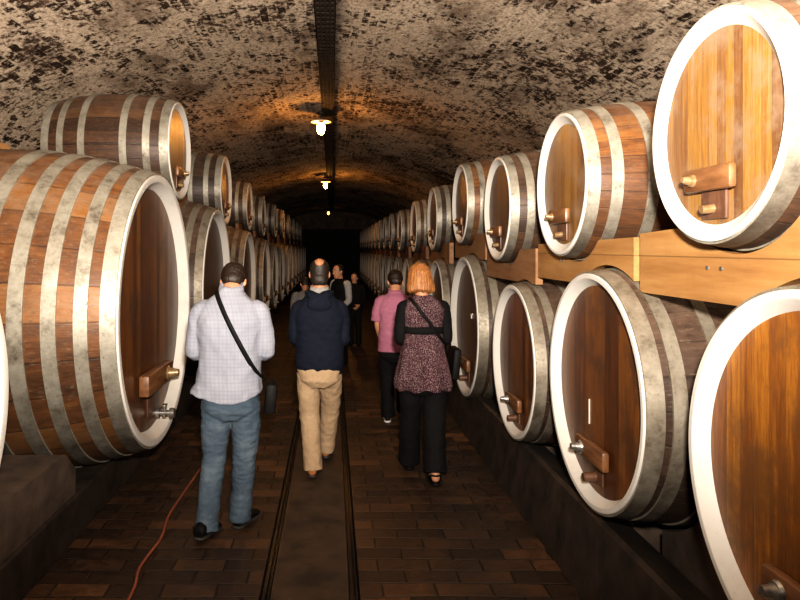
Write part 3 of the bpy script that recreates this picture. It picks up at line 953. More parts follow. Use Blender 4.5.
def mat_check():
    t = NT('checked_shirt'); v = t.coord()
    sep = t.n('ShaderNodeSeparateXYZ'); t.link(v, sep.inputs[0])
    xx = t.math('ADD', sep.outputs[0], t.math('MULTIPLY', sep.outputs[1], 0.6))
    def line(c, period, w, o=0.0):
        fr = t.math('FRACT', t.math('ADD', t.math('DIVIDE', c, period), 50.0+o))
        return t.ramp(t.math('ABSOLUTE', t.math('SUBTRACT', fr, 0.5)), [(w, 1.0), (w+0.05, 0.0)])
    g = t.noise(v, 7, 4)
    base = t.ramp(g, [(0.3, (0.235,0.25,0.295)), (0.7, (0.295,0.31,0.355))])
    a = t.math('MAXIMUM', line(xx, 0.024, 0.13), line(sep.outputs[2], 0.024, 0.13))
    col = t.mix(t.math('MULTIPLY', a, 0.20), base, (0.15,0.16,0.24))
    b = t.math('MAXIMUM', line(xx, 0.048, 0.06, 0.25), line(sep.outputs[2], 0.048, 0.06, 0.25))
    col = t.mix(t.math('MULTIPLY', b, 0.16), col, (0.18,0.16,0.22))
    t.bump(t.noise(v, 14, 5, 0.65), 0.25, 0.006)
    return t.out(col, 0.85, spec=0.2)
CHECK = mat_check()

def mat_jeans():
    t = NT('blue_jeans'); v = t.coord()
    g = t.noise(v, 5, 6, 0.65); f = t.noise(t.mapped(v, (220, 220, 60)), 2, 3)
    col = t.ramp(g, [(0.3, (0.04,0.062,0.088)), (0.55, (0.085,0.117,0.15)), (0.75, (0.165,0.20,0.235))])
    col = t.mix(t.ramp(f, [(0.3, 0.35), (0.7, 0.0)]), col, (0.03,0.055,0.09))
    t.bump(t.noise(t.mapped(v, (9, 9, 18)), 1.6, 6, 0.65), 0.55, 0.012)
    return t.out(col, 0.9, spec=0.2)
JEANS = mat_jeans()
NAVY = cloth('navy_fleece', (0.004,0.006,0.013), (0.0075,0.011,0.022), 70)
BEIGE = cloth('beige_chino', (0.34,0.238,0.1445), (0.425,0.306,0.1955), 50)
PINK = cloth('pink_shirt', (0.306,0.1105,0.17), (0.391,0.1615,0.2295), 60)
BLACK = cloth('black_cloth', (0.0025,0.0025,0.003), (0.006,0.0055,0.006), 60)
GREY_DIM = cloth('grey_dim', (0.09,0.085,0.08), (0.16,0.15,0.14), 50)
GREYC = cloth('grey_cloth', (0.22,0.21,0.20), (0.38,0.36,0.34), 50)
LEATHER_B = mat_noisy('black_leather', (0.003,0.003,0.003), (0.007,0.006,0.006), 30, 0.6, 0.2, spec=0.15)
LEATHER_T = mat_noisy('tan_leather', (0.26,0.091,0.0325), (0.39,0.143,0.052), 30, 0.45, 0.2)
RUBBER = mat_noisy('sole_rubber', (0.02,0.016,0.013), (0.04,0.032,0.026), 30, 0.7, 0.1)
WHITE_S = mat_noisy('white_sole', (0.55,0.53,0.50), (0.7,0.68,0.65), 30, 0.6, 0.05)

def mat_speck():
    t = NT('speckled_tunic'); v = t.coord()
    vo = t.n('ShaderNodeTexVoronoi', i_Scale=120.0); t.link(v, vo.inputs['Vector'])
    n1 = t.noise(v, 85, 4, 0.7)
    s = t.ramp(t.math('ADD', t.math('MULTIPLY', vo.outputs['Distance'], 0.7), t.math('MULTIPLY', n1, 0.8)), [(0.60, 1.0), (0.74, 0.0)])
    g = t.noise(v, 6, 3)
    base = t.ramp(g, [(0.3, (0.030,0.011,0.017)), (0.7, (0.055,0.022,0.030))])
    col = t.mix(t.math('MULTIPLY', s, 0.75), base, (0.25,0.18,0.18))
    t.bump(n1, 0.3, 0.004)
    return t.out(col, 0.9, spec=0.15)
TUNIC = mat_speck()

def hand_parts(wrist, direction, side, palm_n, curl=0.5, scale=1.0):
    """palm, four unequal fingers with two bends, and a thumb off the side"""
    d = Vector(direction).normalized(); nrm = Vector(palm_n); nrm = (nrm-d*nrm.dot(d)).normalized()
    w = d.cross(nrm).normalized()*side      # toward the thumb
    wr = Vector(wrist); S = scale
    parts = []
    rings = []
    for t, hw, th in ((-0.02, 0.026, 0.022), (0.01, 0.030, 0.020), (0.045, 0.040, 0.017), (0.08, 0.042, 0.015), (0.098, 0.038, 0.012)):
        rings.append((wr+d*t*S, w*hw*S, nrm*th*S))
    parts.append(loft(rings, 18))
    for i, (off, ln) in enumerate(((0.030, 0.073), (0.010, 0.083), (-0.011, 0.076), (-0.031, 0.058))):
        p = wr+d*0.090*S+w*off*S; pts = [p-d*0.02*S, p]; dd = d.copy()
        for k, fr in enumerate((0.45, 0.32, 0.23)):
            ang = curl*(0.5+0.35*k)*(1+0.06*i)
            dd = (dd*math.cos(ang)+nrm*math.sin(ang)).normalized()
            p = p+dd*ln*fr*S; pts.append(p.copy())
        parts.append(limb(pts, [0.0105*S, 0.0105*S, 0.010*S, 0.009*S, 0.0075*S], 12))
    p = wr+d*0.022*S+w*0.024*S
    td = (d*0.65+w*0.7+nrm*0.25).normalized()
    parts.append(limb([p-td*0.012*S, p+td*0.03*S, p+(td*0.055+d*0.008+nrm*0.004)*S, p+(td*0.066+d*0.022+nrm*0.012)*S], [0.016*S, 0.0135*S, 0.011*S, 0.008*S], 12))
    return parts

def head_parts(M):
    rows = [(-0.118, 0, 0.055, 0.018, 0.022), (-0.108, 0, 0.048, 0.036, 0.042), (-0.085, 0, 0.03, 0.052, 0.064), (-0.05, 0, 0.012, 0.062, 0.082),
            (-0.015, 0, 0.002, 0.069, 0.093), (0.025, 0, -0.004, 0.074, 0.098), (0.06, 0, -0.008, 0.073, 0.096), (0.088, 0, -0.010, 0.062, 0.082), (0.106, 0, -0.012, 0.044, 0.058), (0.117, 0, -0.012, 0.02, 0.028)]
    parts = [stack(rows, 28, 2.1)]
    parts.append(limb([(0, 0.092, 0.018), (0, 0.108, -0.008), (0, 0.116, -0.028), (0, 0.098, -0.036)], [0.009, 0.010, 0.013, 0.010], 12))
    for s in (-1, 1):
        parts.append(ellipsoid((s*0.076, -0.006, -0.006), (0.010, 0.018, 0.031), Matrix.Rotation(s*0.35, 3, 'Z')))
        parts.append(ellipsoid((s*0.032, 0.084, 0.026), (0.024, 0.012, 0.008)))      # brow
    parts.append(ellipsoid((0, 0.086, -0.066), (0.024, 0.012, 0.010)))
    return [xform(p, M) for p in parts]

def head_extras(M, parent):
    for s in (-1, 1):
        p = xform(ellipsoid((s*0.030, 0.084, 0.008), (0.0135, 0.011, 0.0085)), M)
        mesh_from('eye', p[0], p[1], EYE, parent)
        p = xform(ellipsoid((s*0.030, 0.0925, 0.008), (0.0062, 0.004, 0.0062)), M)
        mesh_from('iris', p[0], p[1], LEATHER_B, parent)
    p = xform(ellipsoid((0, 0.0975, -0.064), (0.023, 0.005, 0.007)), M)
    mesh_from('mouth', p[0], p[1], LIP, parent)

def shoe(heel, toe, mat, sole, parent, lift=0.0, w=0.045, nm='shoe', zoff=0.0):
    h = Vector((heel[0], heel[1], 0)); t = Vector((toe[0], toe[1], 0))
    d = (t-h); L = d.length; d.normalize(); u = Vector((d.y, -d.x, 0))
    def rz(s): return zoff + lift*max(0, 1-s)     # heel lift
    rings = []
    for s, hw, z0, z1 in ((0.0, 0.5, 0.02, 0.06), (0.03, 0.72, 0.015, 0.085), (0.15, 0.82, 0.012, 0.105), (0.32, 0.82, 0.012, 0.10), (0.5, 0.92, 0.012, 0.075), (0.72, 1.08, 0.012, 0.058), (0.88, 0.95, 0.014, 0.048), (0.97, 0.62, 0.016, 0.038), (1.0, 0.3, 0.018, 0.03)):
        zc = (z0+z1)/2
        rings.append((h+d*L*s+Vector((0, 0, zc+rz(s))), u*w*hw, Vector((0, 0, (z1-z0)/2))))
    o = weld(nm, [loft(rings, 20)], 0.006, 3, mat, parent)
    rings = []
    for s, hw in ((-0.015, 0.45), (0.02, 0.75), (0.15, 0.88), (0.35, 0.82), (0.5, 0.9), (0.72, 1.14), (0.9, 0.98), (0.99, 0.6), (1.02, 0.3)):
        rings.append((h+d*L*s+Vector((0, 0, 0.011+rz(s))), u*w*hw, Vector((0, 0, 0.010))))
    v, f = loft(rings, 16)
    mesh_from('sole', v, f, sole, o)
    return o

def strap_loop(torso, c, back_dir, garment=None, w=0.018, th=0.004, gap=0.006):
    """ribbon round a torso in the plane holding Y and back_dir through c"""
    v, f = torso
    bvh = BVHTree.FromPolygons([tuple(q) for q in v], f)
    gb = BVHTree.FromPolygons([tuple(q.co) for q in garment.data.vertices], [tuple(q.vertices) for q in garment.data.polygons]) if garment else None
    c = Vector(c); e1 = Vector(back_dir).normalized(); e2 = Vector((0, -1, 0))
    n = e1.cross(e2).normalized()
    pts = []
    N = 80
    for k in range(N):
        a = 2*PI*k/N
        d = e1*math.cos(a)+e2*math.sin(a)
        hit = bvh.ray_cast(c+d*1.2, -d)
        p = hit[0] if hit[0] is not None else c+d*0.15
        if gb:
            g = gb.ray_cast(c+d*1.2, -d)[0]
            if g is not None and (g-c).length < (p-c).length+0.05: p = g
        pts.append((p, d))
    # smooth
    P = [p for p, d in pts]
    D = [d for p, d in pts]
    R = [(p-c).length for p in P]
    for _ in range(3):
        R = [max(R[i], (R[i-1]+R[i]+R[(i+1) % N])/3) for i in range(N)]
    verts, faces = [], []
    for r, d in zip(R, D):
        q = c+d*(r+gap)
        verts += [q-n*w, q+n*w, q+n*w+d*th, q-n*w+d*th]
    for i in range(N):
        a, b = 4*i, 4*((i+1) % N)
        for s in range(4): faces.append((a+s, a+(s+1) % 4, b+(s+1) % 4, b+s))
    return verts, faces

def head_matrix(base, pitch, yaw=0.0, up=0.135):
    """head centre `up` above the pivot at base, bowed forward by pitch"""
    return Matrix.Translation(base) @ Matrix.Rotation(yaw, 4, 'Z') @ Matrix.Rotation(-pitch, 4, 'X') @ Matrix.Translation((0, 0.015, up))

def mirror(p, s): return (p[0]*s, p[1], p[2])

# ---- man in the checked shirt
def man_checked():
    P = empty('person', (-0.645, 4.12, 0), 0, 'man from behind in pale checked shirt and blue jeans, head bowed, black strap across back', 'person', 'visitors walking down the aisle')
    M = head_matrix((0, 0.045, 1.48), 0.66, 0.0, 0.135)
    body = head_parts(M)
    body.append(limb([(0, 0.0, 1.40), (0, 0.035, 1.48), (0, 0.085, 1.55)], [0.068, 0.06, 0.058]))
    body.append(stack([(0.86, 0, 0, 0.10, 0.08), (0.95, 0, 0, 0.145, 0.095), (1.1, 0, 0, 0.13, 0.09), (1.28, 0, 0, 0.155, 0.10), (1.38, 0, 0, 0.16, 0.085), (1.44, 0, 0.01, 0.10, 0.06)]))
    arms = {}
    for s in (-1, 1):
        sh = (s*0.185, 0.0, 1.385); el = (s*0.225, 0.02, 1.14); wr = (s*0.10, 0.235, 1.13)
        arms[s] = (sh, el, wr)
        body.append(limb([sh, (s*0.212, 0.0, 1.27), el, (s*0.165, 0.13, 1.13), wr], [0.05, 0.044, 0.038, 0.036, 0.026]))
        body += hand_parts(wr, (-s*0.45, 0.85, 0.1), s, (-s*0.75, -0.45, -0.1), 0.55)
    legs = {-1: [(-0.085, 0, 0.90), (-0.10, 0.03, 0.50), (-0.125, -0.09, 0.10)], 1: [(0.09, 0, 0.90), (0.085, 0.06, 0.50), (0.055, 0.10, 0.10)]}
    for s in (-1, 1): body.append(limb(legs[s], [0.075, 0.052, 0.038]))
    weld('body', body, 0.006, 2, SKIN, P)
    head_extras(M, P)
    # hair: short dark crop
    hair = [xform(ellipsoid((0, -0.018, 0.034), (0.083, 0.098, 0.094)), M), xform(ellipsoid((0, -0.050, -0.01), (0.071, 0.060, 0.062)), M)]
    R = M.to_3x3()
    weld('hair', hair, 0.005, 2, HAIR_DARK, P, wrinkle=folds(0.004, (60, 60, 60)), cut=[(M @ Vector((0, 0.02, -0.02)), R @ Vector((0, 0.55, -0.8))), (M @ Vector((0, -0.05, -0.078)), R @ Vector((0, 0, -1)))])
    torso = stack([(0.82, -0.015, 0.0, 0.215, 0.150), (0.90, -0.012, 0, 0.212, 0.148), (1.0, -0.006, 0, 0.197, 0.138), (1.12, 0, 0, 0.19, 0.135), (1.25, 0, -0.005, 0.202, 0.138), (1.34, 0, -0.008, 0.212, 0.13), (1.41, 0, -0.005, 0.195, 0.108), (1.455, 0, 0.0, 0.158, 0.090), (1.495, 0, 0.015, 0.108, 0.080), (1.525, 0, 0.028, 0.076, 0.072), (1.55, 0, 0.036, 0.068, 0.068)])
    shirt = [torso]
    for s in (-1, 1):
        sh, el, wr = arms[s]
        shirt.append(limb([(s*0.14, 0, 1.405), sh, (s*0.212, 0.0, 1.28), (s*0.228, 0.0, 1.15), (s*0.175, 0.13, 1.125), (s*0.115, 0.21, 1.13)], [0.066, 0.066, 0.060, 0.055, 0.050, 0.042]))
    def tail(co):
        if co.z < 0.95 and abs(co.x) < 0.3:
            k = (0.95-co.z)/0.13
            co = co.copy(); co.z += k*(0.05*min(1, (co.x/0.2)**2)+0.02)
            co.x += -0.02*k*(1 if co.x < -0.15 else 0)
        return co
    shirt_o = weld('shirt', shirt, 0.007, 9, CHECK, P, wrinkle=folds(0.013, (7, 7, 5), 2.0, 0.3), post=tail)
    col = loft([((0, 0.034, 1.525), (0.070, 0, 0), (0, 0.068, 0.012)), ((0, 0.044, 1.568), (0.066, 0, 0), (0, 0.067, 0.018)), ((0, 0.042, 1.570), (0.073, 0, 0), (0, 0.074, 0.018)), ((0, 0.030, 1.515), (0.088, 0, 0), (0, 0.084, 0.012))], 28)
    mesh_from('collar', col[0], col[1], CHECK, P)
    tr = [stack([(0.72, 0, 0, 0.09, 0.09), (0.78, 0, -0.01, 0.165, 0.118), (0.86, 0, -0.008, 0.178, 0.125), (0.95, 0, 0, 0.165, 0.115), (0.99, 0, 0, 0.155, 0.105)])]
    tr.append(limb([(-0.085, 0, 0.84), (-0.095, 0.01, 0.66), (-0.105, 0.02, 0.48), (-0.12, -0.06, 0.24), (-0.132, -0.105, 0.055)], [0.098, 0.092, 0.076, 0.069, 0.072], dome=False))
    tr.append(limb([(0.09, 0, 0.84), (0.095, 0.03, 0.66), (0.085, 0.045, 0.48), (0.065, 0.08, 0.24), (0.048, 0.085, 0.045)], [0.098, 0.092, 0.076, 0.068, 0.072], dome=False))
    weld('jeans', tr, 0.007, 3, JEANS, P, wrinkle=folds(0.010, (7, 7, 15), 5.0))
    shoe((-0.165, -0.195), (-0.095, 0.075), LEATHER_B, RUBBER, P, lift=0.03, w=0.052)
    shoe((0.030, 0.035), (0.135, 0.285), LEATHER_B, RUBBER, P, w=0.050)
    B = empty('crossbody_bag', (-0.645, 4.12, 0), 0, 'small black bag on a strap across the checked shirt', 'bag')
    v, f = strap_loop(torso, (0.075, 0, 1.22), (0.29, 0, -0.56), shirt_o, w=0.0145, gap=0.004)
    mesh_from('strap', v, f, LEATHER_B, B)
    bm = bmesh.new(); add_box(bm, (-0.035, -0.12, 0), (0.035, 0.12, 0.19), 0.02)
    o = bm_obj('bag_body', bm, LEATHER_B, B, angle=0.6); o.location = (0.245, 0.04, 0.76); o.rotation_euler = (0, 0.08, 0.1)
man_checked()

# ---- balding man in navy hoodie
def man_navy():
    P = empty('person', (-0.10, 5.17, 0), 0, 'balding man from behind in navy hooded top and beige trousers, mid stride', 'person', 'visitors walking down the aisle')
    M = head_matrix((0, 0.02, 1.455), 0.15, 0.0, 0.14)
    body = head_parts(M)
    body.append(xform(ellipsoid((0, -0.052, 0.072), (0.047, 0.066, 0.047)), M))
    body.append(limb([(0, -0.01, 1.34), (0, 0.01, 1.44), (0, 0.025, 1.54)], [0.068, 0.062, 0.058]))
    body.append(stack([(0.84, 0, 0, 0.10, 0.08), (0.93, 0, 0, 0.14, 0.095), (1.1, 0, 0, 0.13, 0.09), (1.25, 0, 0, 0.15, 0.10), (1.34, 0, 0, 0.15, 0.085), (1.40, 0, 0.01, 0.09, 0.06)]))
    arms = {}
    for s in (-1, 1):
        sh = (s*0.158, 0.0, 1.315); el = (s*0.188, 0.0, 1.08); wr = (s*0.12, 0.20, 1.02)
        arms[s] = (sh, el, wr)
        body.append(limb([sh, (s*0.185, 0.0, 1.22), el, (s*0.165, 0.11, 1.045), wr], [0.048, 0.043, 0.037, 0.035, 0.026]))
        body += hand_parts(wr, (-s*0.6, 0.65, -0.1), s, (-s*0.3, -0.75, 0), 0.6)
    body.append(limb([(-0.08, 0, 0.88), (-0.075, 0.05, 0.49), (-0.05, -0.06, 0.10)], [0.072, 0.05, 0.037]))
    body.append(limb([(0.08, 0, 0.88), (0.085, 0.23, 0.50), (0.055, 0.36, 0.12)], [0.072, 0.05, 0.037]))
    weld('body', body, 0.006, 2, SKIN_TAN, P)
    head_extras(M, P)
    R = M.to_3x3()
    band = [xform(stack([(-0.075, 0, -0.045, 0.066, 0.058), (-0.05, 0, -0.022, 0.071, 0.078), (-0.015, 0, -0.006, 0.0755, 0.096), (0.025, 0, -0.008, 0.0795, 0.102), (0.06, 0, -0.012, 0.078, 0.100), (0.085, 0, -0.014, 0.068, 0.088), (0.098, 0, -0.014, 0.056, 0.072)], 28, 2.1), M), xform(ellipsoid((0, -0.045, -0.045), (0.070, 0.064, 0.075)), M)]
    weld('hair', band, 0.0045, 1, HAIR_GREY, P, wrinkle=folds(0.002, (60, 60, 60)), cut=[(M @ Vector((0, 0.02, 0)), R @ Vector((0, 1, -0.25))), (M @ Vector((0, -0.05, -0.100)), R @ Vector((0, 0, -1)))])
    torso = stack([(0.83, 0, 0, 0.178, 0.120), (0.87, 0, 0, 0.190, 0.132), (0.98, 0, 0, 0.192, 0.135), (1.12, 0, 0, 0.190, 0.134), (1.22, 0, -0.004, 0.196, 0.136), (1.28, 0, -0.006, 0.198, 0.128), (1.34, 0, -0.004, 0.175, 0.110), (1.39, 0, 0, 0.138, 0.094), (1.44, 0, 0.008, 0.095, 0.080), (1.47, 0, 0.012, 0.072, 0.070)])
    top = [torso]
    for s in (-1, 1):
        sh, el, wr = arms[s]
        top.append(limb([(s*0.11, 0, 1.325), sh, (s*0.182, 0.0, 1.20), el, (s*0.165, 0.11, 1.045), (s*0.13, 0.18, 1.02)], [0.066, 0.066, 0.060, 0.056, 0.050, 0.042]))
    weld('hooded_top', top, 0.007, 8, NAVY, P, wrinkle=folds(0.010, (6, 6, 9), 9.0))
    hood = [ellipsoid((0, -0.108, 1.365), (0.098, 0.036, 0.068)), limb([(-0.095, -0.02, 1.445), (-0.065, -0.08, 1.43), (0, -0.108, 1.41), (0.065, -0.08, 1.43), (0.095, -0.02, 1.445)], [0.022, 0.03, 0.034, 0.03, 0.022])]
    weld('hood', hood, 0.006, 3, NAVY, P, wrinkle=folds(0.006, (12, 12, 14), 1.0))
    hem = loft([((0, 0, 0.80), (0.172, 0, 0), (0, 0.116, 0)), ((0, 0, 0.805), (0.180, 0, 0), (0, 0.123, 0)), ((0, 0, 0.85), (0.184, 0, 0), (0, 0.127, 0)), ((0, 0, 0.86), (0.172, 0, 0), (0, 0.116, 0))], 40)
    mesh_from('hem_band', hem[0], hem[1], NAVY, P)
    col = loft([((0, 0.010, 1.44), (0.068, 0, 0), (0, 0.068, 0)), ((0, 0.016, 1.497), (0.065, 0, 0), (0, 0.066, 0.01)), ((0, 0.016, 1.499), (0.072, 0, 0), (0, 0.073, 0.01)), ((0, 0.008, 1.44), (0.082, 0, 0), (0, 0.080, 0))], 28)
    mesh_from('collar', col[0], col[1], GREYC, P)
    tr = [stack([(0.70, 0, 0, 0.09, 0.09), (0.76, 0, -0.008, 0.160, 0.120), (0.84, 0, -0.006, 0.174, 0.122), (0.92, 0, 0, 0.165, 0.113), (0.96, 0, 0, 0.15, 0.10)])]
    tr.append(limb([(-0.085, 0, 0.82), (-0.088, 0.03, 0.64), (-0.080, 0.045, 0.46), (-0.06, -0.02, 0.24), (-0.048, -0.055, 0.055)], [0.096, 0.090, 0.078, 0.073, 0.075], dome=False))
    tr.append(limb([(0.085, 0, 0.82), (0.092, 0.11, 0.64), (0.085, 0.21, 0.47), (0.065, 0.29, 0.26), (0.05, 0.345, 0.09)], [0.096, 0.088, 0.076, 0.070, 0.070], dome=False))
    weld('trousers', tr, 0.007, 3, BEIGE, P, wrinkle=folds(0.010, (8, 8, 8), 3.0))
    shoe((-0.055, -0.115), (-0.03, 0.165), LEATHER_T, RUBBER, P, lift=0.01, w=0.046)
    shoe((0.045, 0.32), (0.075, 0.60), LEATHER_T, RUBBER, P, lift=0.02, w=0.046)
man_navy()

# ---- man in the pink shirt
def man_pink():
    P = empty('person', (0.655, 6.75, 0), -0.12, 'person from behind in short-sleeved pink shirt and black trousers beside the tunic woman', 'person', 'visitors walking down the aisle')
    S = 0.93
    M = head_matrix((0.01, 0.03, 1.335), 0.45, 0.15, 0.13)
    body = head_parts(M)
    body.append(limb([(0, 0.0, 1.26), (0, 0.03, 1.34), (0, 0.07, 1.41)], [0.062, 0.056, 0.054]))
    body.append(stack([(0.78, 0, 0, 0.10, 0.08), (0.87, 0, 0, 0.135, 0.09), (1.0, 0, 0, 0.125, 0.088), (1.15, 0, 0, 0.145, 0.095), (1.24, 0, 0, 0.145, 0.08), (1.30, 0, 0.01, 0.09, 0.06)]))
    arms = {}
    for s in (-1, 1):
        sh = (s*0.150, 0.0, 1.235); el = (s*0.178, 0.0, 1.0); wr = (s*0.13, 0.13, 0.80)
        arms[s] = (sh, el, wr)
        body.append(limb([sh, (s*0.168, 0, 1.12), el, (s*0.160, 0.06, 0.90), wr], [0.047, 0.042, 0.037, 0.034, 0.025]))
        body += hand_parts(wr, (-s*0.35, 0.45, -0.8), s, (-s*0.7, 0, 0.4), 0.5, 0.95)
    body.append(limb([(-0.08, 0, 0.80), (-0.08, 0.03, 0.46), (-0.07, 0.0, 0.09)], [0.07, 0.05, 0.036]))
    body.append(limb([(0.08, 0, 0.80), (0.08, 0.12, 0.46), (0.08, 0.22, 0.09)], [0.07, 0.05, 0.036]))
    weld('body', body, 0.006, 2, SKIN, P)
    head_extras(M, P); R = M.to_3x3()
    hair = [xform(ellipsoid((0, -0.016, 0.032), (0.082, 0.098, 0.094)), M), xform(ellipsoid((0, -0.050, -0.012), (0.070, 0.060, 0.062)), M)]
    weld('hair', hair, 0.005, 2, HAIR_DARK, P, wrinkle=folds(0.004, (60, 60, 60)), cut=[(M @ Vector((0, 0.02, -0.02)), R @ Vector((0, 0.55, -0.8))), (M @ Vector((0, -0.05, -0.06)), R @ Vector((0, 0, -1)))])
    shirt = [stack([(0.73, 0, 0, 0.178, 0.132), (0.82, 0, 0, 0.178, 0.132), (0.95, 0, 0, 0.168, 0.128), (1.08, 0, 0, 0.170, 0.13), (1.17, 0, -0.004, 0.176, 0.126), (1.24, 0, -0.004, 0.160, 0.104), (1.295, 0, 0, 0.135, 0.085), (1.33, 0, 0.014, 0.08, 0.07), (1.355, 0, 0.022, 0.066, 0.064)])]
    for s in (-1, 1):
        shirt.append(limb([(s*0.10, 0, 1.245), arms[s][0], (s*0.176, 0.0, 1.13), (s*0.186, 0.0, 1.04)], [0.064, 0.066, 0.064, 0.065], dome=False))
    weld('shirt', shirt, 0.007, 7, PINK, P, wrinkle=folds(0.009, (6, 6, 9), 12.0))
    col = loft([((0, 0.018, 1.33), (0.066, 0, 0), (0, 0.064, 0.01)), ((0, 0.03, 1.375), (0.062, 0, 0), (0, 0.062, 0.014)), ((0, 0.03, 1.377), (0.069, 0, 0), (0, 0.069, 0.014)), ((0, 0.016, 1.325), (0.078, 0, 0), (0, 0.076, 0.01))], 28)
    mesh_from('collar', col[0], col[1], PINK, P)
    tr = [stack([(0.62, 0, 0, 0.09, 0.09), (0.68, 0, -0.008, 0.158, 0.116), (0.76, 0, -0.006, 0.170, 0.120), (0.85, 0, 0, 0.16, 0.11)])]
    tr.append(limb([(-0.08, 0, 0.75), (-0.085, 0.02, 0.60), (-0.082, 0.03, 0.45), (-0.075, 0.01, 0.22), (-0.07, -0.005, 0.05)], [0.092, 0.086, 0.073, 0.068, 0.072], dome=False))
    tr.append(limb([(0.08, 0, 0.75), (0.085, 0.06, 0.60), (0.082, 0.12, 0.45), (0.08, 0.17, 0.24), (0.08, 0.215, 0.055)], [0.092, 0.086, 0.073, 0.068, 0.070], dome=False))
    weld('trousers', tr, 0.007, 3, BLACK, P, wrinkle=folds(0.008, (8, 8, 9), 4.0))
    shoe((-0.075, -0.07), (-0.09, 0.19), LEATHER_B, WHITE_S, P, w=0.044)
    shoe((0.08, 0.16), (0.09, 0.42), LEATHER_B, WHITE_S, P, w=0.044)
man_pink()

# ---- woman in the speckled tunic
def woman_tunic():
    X, Yp = 0.715, 5.09
    P = empty('person', (X, Yp, 0), 0, 'woman from behind with reddish-blonde bob, speckled plum tunic and black trousers', 'person', 'visitors walking down the aisle')
    M = head_matrix((-0.02, 0.015, 1.43), 0.18, 0.1, 0.135)
    body = head_parts(M)
    body.append(limb([(0, 0.0, 1.34), (-0.01, 0.012, 1.42), (-0.02, 0.03, 1.51)], [0.058, 0.052, 0.05]))
    body.append(stack([(0.80, 0, 0, 0.10, 0.08), (0.90, 0, 0, 0.15, 0.10), (1.08, 0, 0, 0.115, 0.082), (1.22, 0, 0, 0.135, 0.095), (1.32, 0, 0, 0.135, 0.078), (1.38, 0, 0.005, 0.08, 0.055)]))
    arms = {}
    for s in (-1, 1):
        sh = (s*0.150, 0.0, 1.335); el = (s*0.178, -0.005, 1.09); wr = (s*0.10, 0.20, 1.06)
        arms[s] = (sh, el, wr)
        body.append(limb([sh, (s*0.172, 0, 1.21), el, (s*0.145, 0.11, 1.06), wr], [0.042, 0.038, 0.034, 0.031, 0.023]))
        body += hand_parts(wr, (-s*0.5, 0.75, 0.05), s, (-s*0.4, -0.65, 0), 0.6, 0.9)
    body.append(limb([(-0.08, 0, 0.84), (-0.085, 0.09, 0.47), (-0.085, 0.22, 0.085), (-0.085, 0.215, 0.055)], [0.075, 0.05, 0.034, 0.034]))
    body.append(limb([(0.08, 0, 0.84), (0.08, 0.0, 0.47), (0.072, -0.14, 0.10), (0.072, -0.155, 0.055)], [0.075, 0.05, 0.034, 0.034]))
    for hx, hy in ((-0.085, 0.20), (0.072, -0.165)):      # bare feet in sandals
        rings = [((hx, hy-0.015, 0.055), (0.018, 0, 0), (0, 0, 0.022)), ((hx, hy, 0.052), (0.03, 0, 0), (0, 0, 0.03)), ((hx, hy+0.05, 0.055), (0.032, 0, 0), (0, 0, 0.033)), ((hx, hy+0.12, 0.047), (0.038, 0, 0), (0, 0, 0.024)), ((hx, hy+0.18, 0.038), (0.042, 0, 0), (0, 0, 0.016)), ((hx, hy+0.205, 0.034), (0.03, 0, 0), (0, 0, 0.011))]
        body.append(loft(rings, 18))
        for q in range(5):
            body.append(limb([(hx-0.03+q*0.015, hy+0.19, 0.034), (hx-0.031+q*0.0155, hy+0.225-abs(q-1.5)*0.006, 0.033)], [0.0085, 0.0075], 10))
    weld('body', body, 0.006, 2, SKIN, P)
    head_extras(M, P); R = M.to_3x3()
    hair = [xform(stack([(-0.118, 0, -0.040, 0.090, 0.058), (-0.105, 0, -0.040, 0.108, 0.080), (-0.07, 0, -0.032, 0.109, 0.094), (-0.02, 0, -0.022, 0.101, 0.102), (0.04, 0, -0.016, 0.091, 0.104), (0.085, 0, -0.012, 0.072, 0.085), (0.112, 0, -0.012, 0.044, 0.052), (0.124, 0, -0.012, 0.014, 0.018)], 36, 2.0), M)]
    def strands(co):
        q = M.inverted() @ co
        a = math.atan2(q.x, q.y+0.02)
        k = 1.0+max(0, -q.z*9)
        return 0.004*k*noise.noise(Vector((math.cos(a)*8, math.sin(a)*8, q.z*4)))+0.0025*k*noise.noise(Vector((math.cos(a)*24, math.sin(a)*24, q.z*6)))
    h = weld('hair', hair, 0.005, 2, HAIR_BLOND, P, wrinkle=strands, cut=[(M @ Vector((0, 0.068, 0.0)), R @ Vector((0, 1, -0.10)))])
    torso = stack([(0.705, 0, 0.0, 0.212, 0.165), (0.74, 0, 0, 0.222, 0.17), (0.81, 0, 0, 0.212, 0.16), (0.92, 0, 0, 0.188, 0.140), (1.06, 0, 0, 0.160, 0.118), (1.165, 0, 0, 0.150, 0.110), (1.25, 0, -0.002, 0.160, 0.112), (1.325, 0, -0.002, 0.165, 0.102), (1.375, 0, 0, 0.140, 0.088), (1.41, 0, 0.004, 0.095, 0.07), (1.43, 0, 0.006, 0.068, 0.058)])
    def drape(co):
        a = math.atan2(co.y, co.x); k = max(0, min(1, (1.1-co.z)/0.4))
        return k*0.013*math.sin(a*9+math.sin(a*2)*1.5)+folds(0.006, (9, 9, 9), 6.0)(co)
    tun = weld('tunic', [torso], 0.007, 3, TUNIC, P, wrinkle=drape)
    sl = []
    for s in (-1, 1):
        sh, el, wr = arms[s]
        p = [limb([(s*0.135, 0, 1.335), sh, (s*0.174, 0.0, 1.21), (s*0.180, -0.005, 1.09), (s*0.145, 0.11, 1.06), (s*0.11, 0.18, 1.06)], [0.052, 0.056, 0.050, 0.046, 0.042, 0.036])]
        weld('sleeve', p, 0.007, 3, BLACK, P, wrinkle=folds(0.006, (9, 9, 9), 2.0))
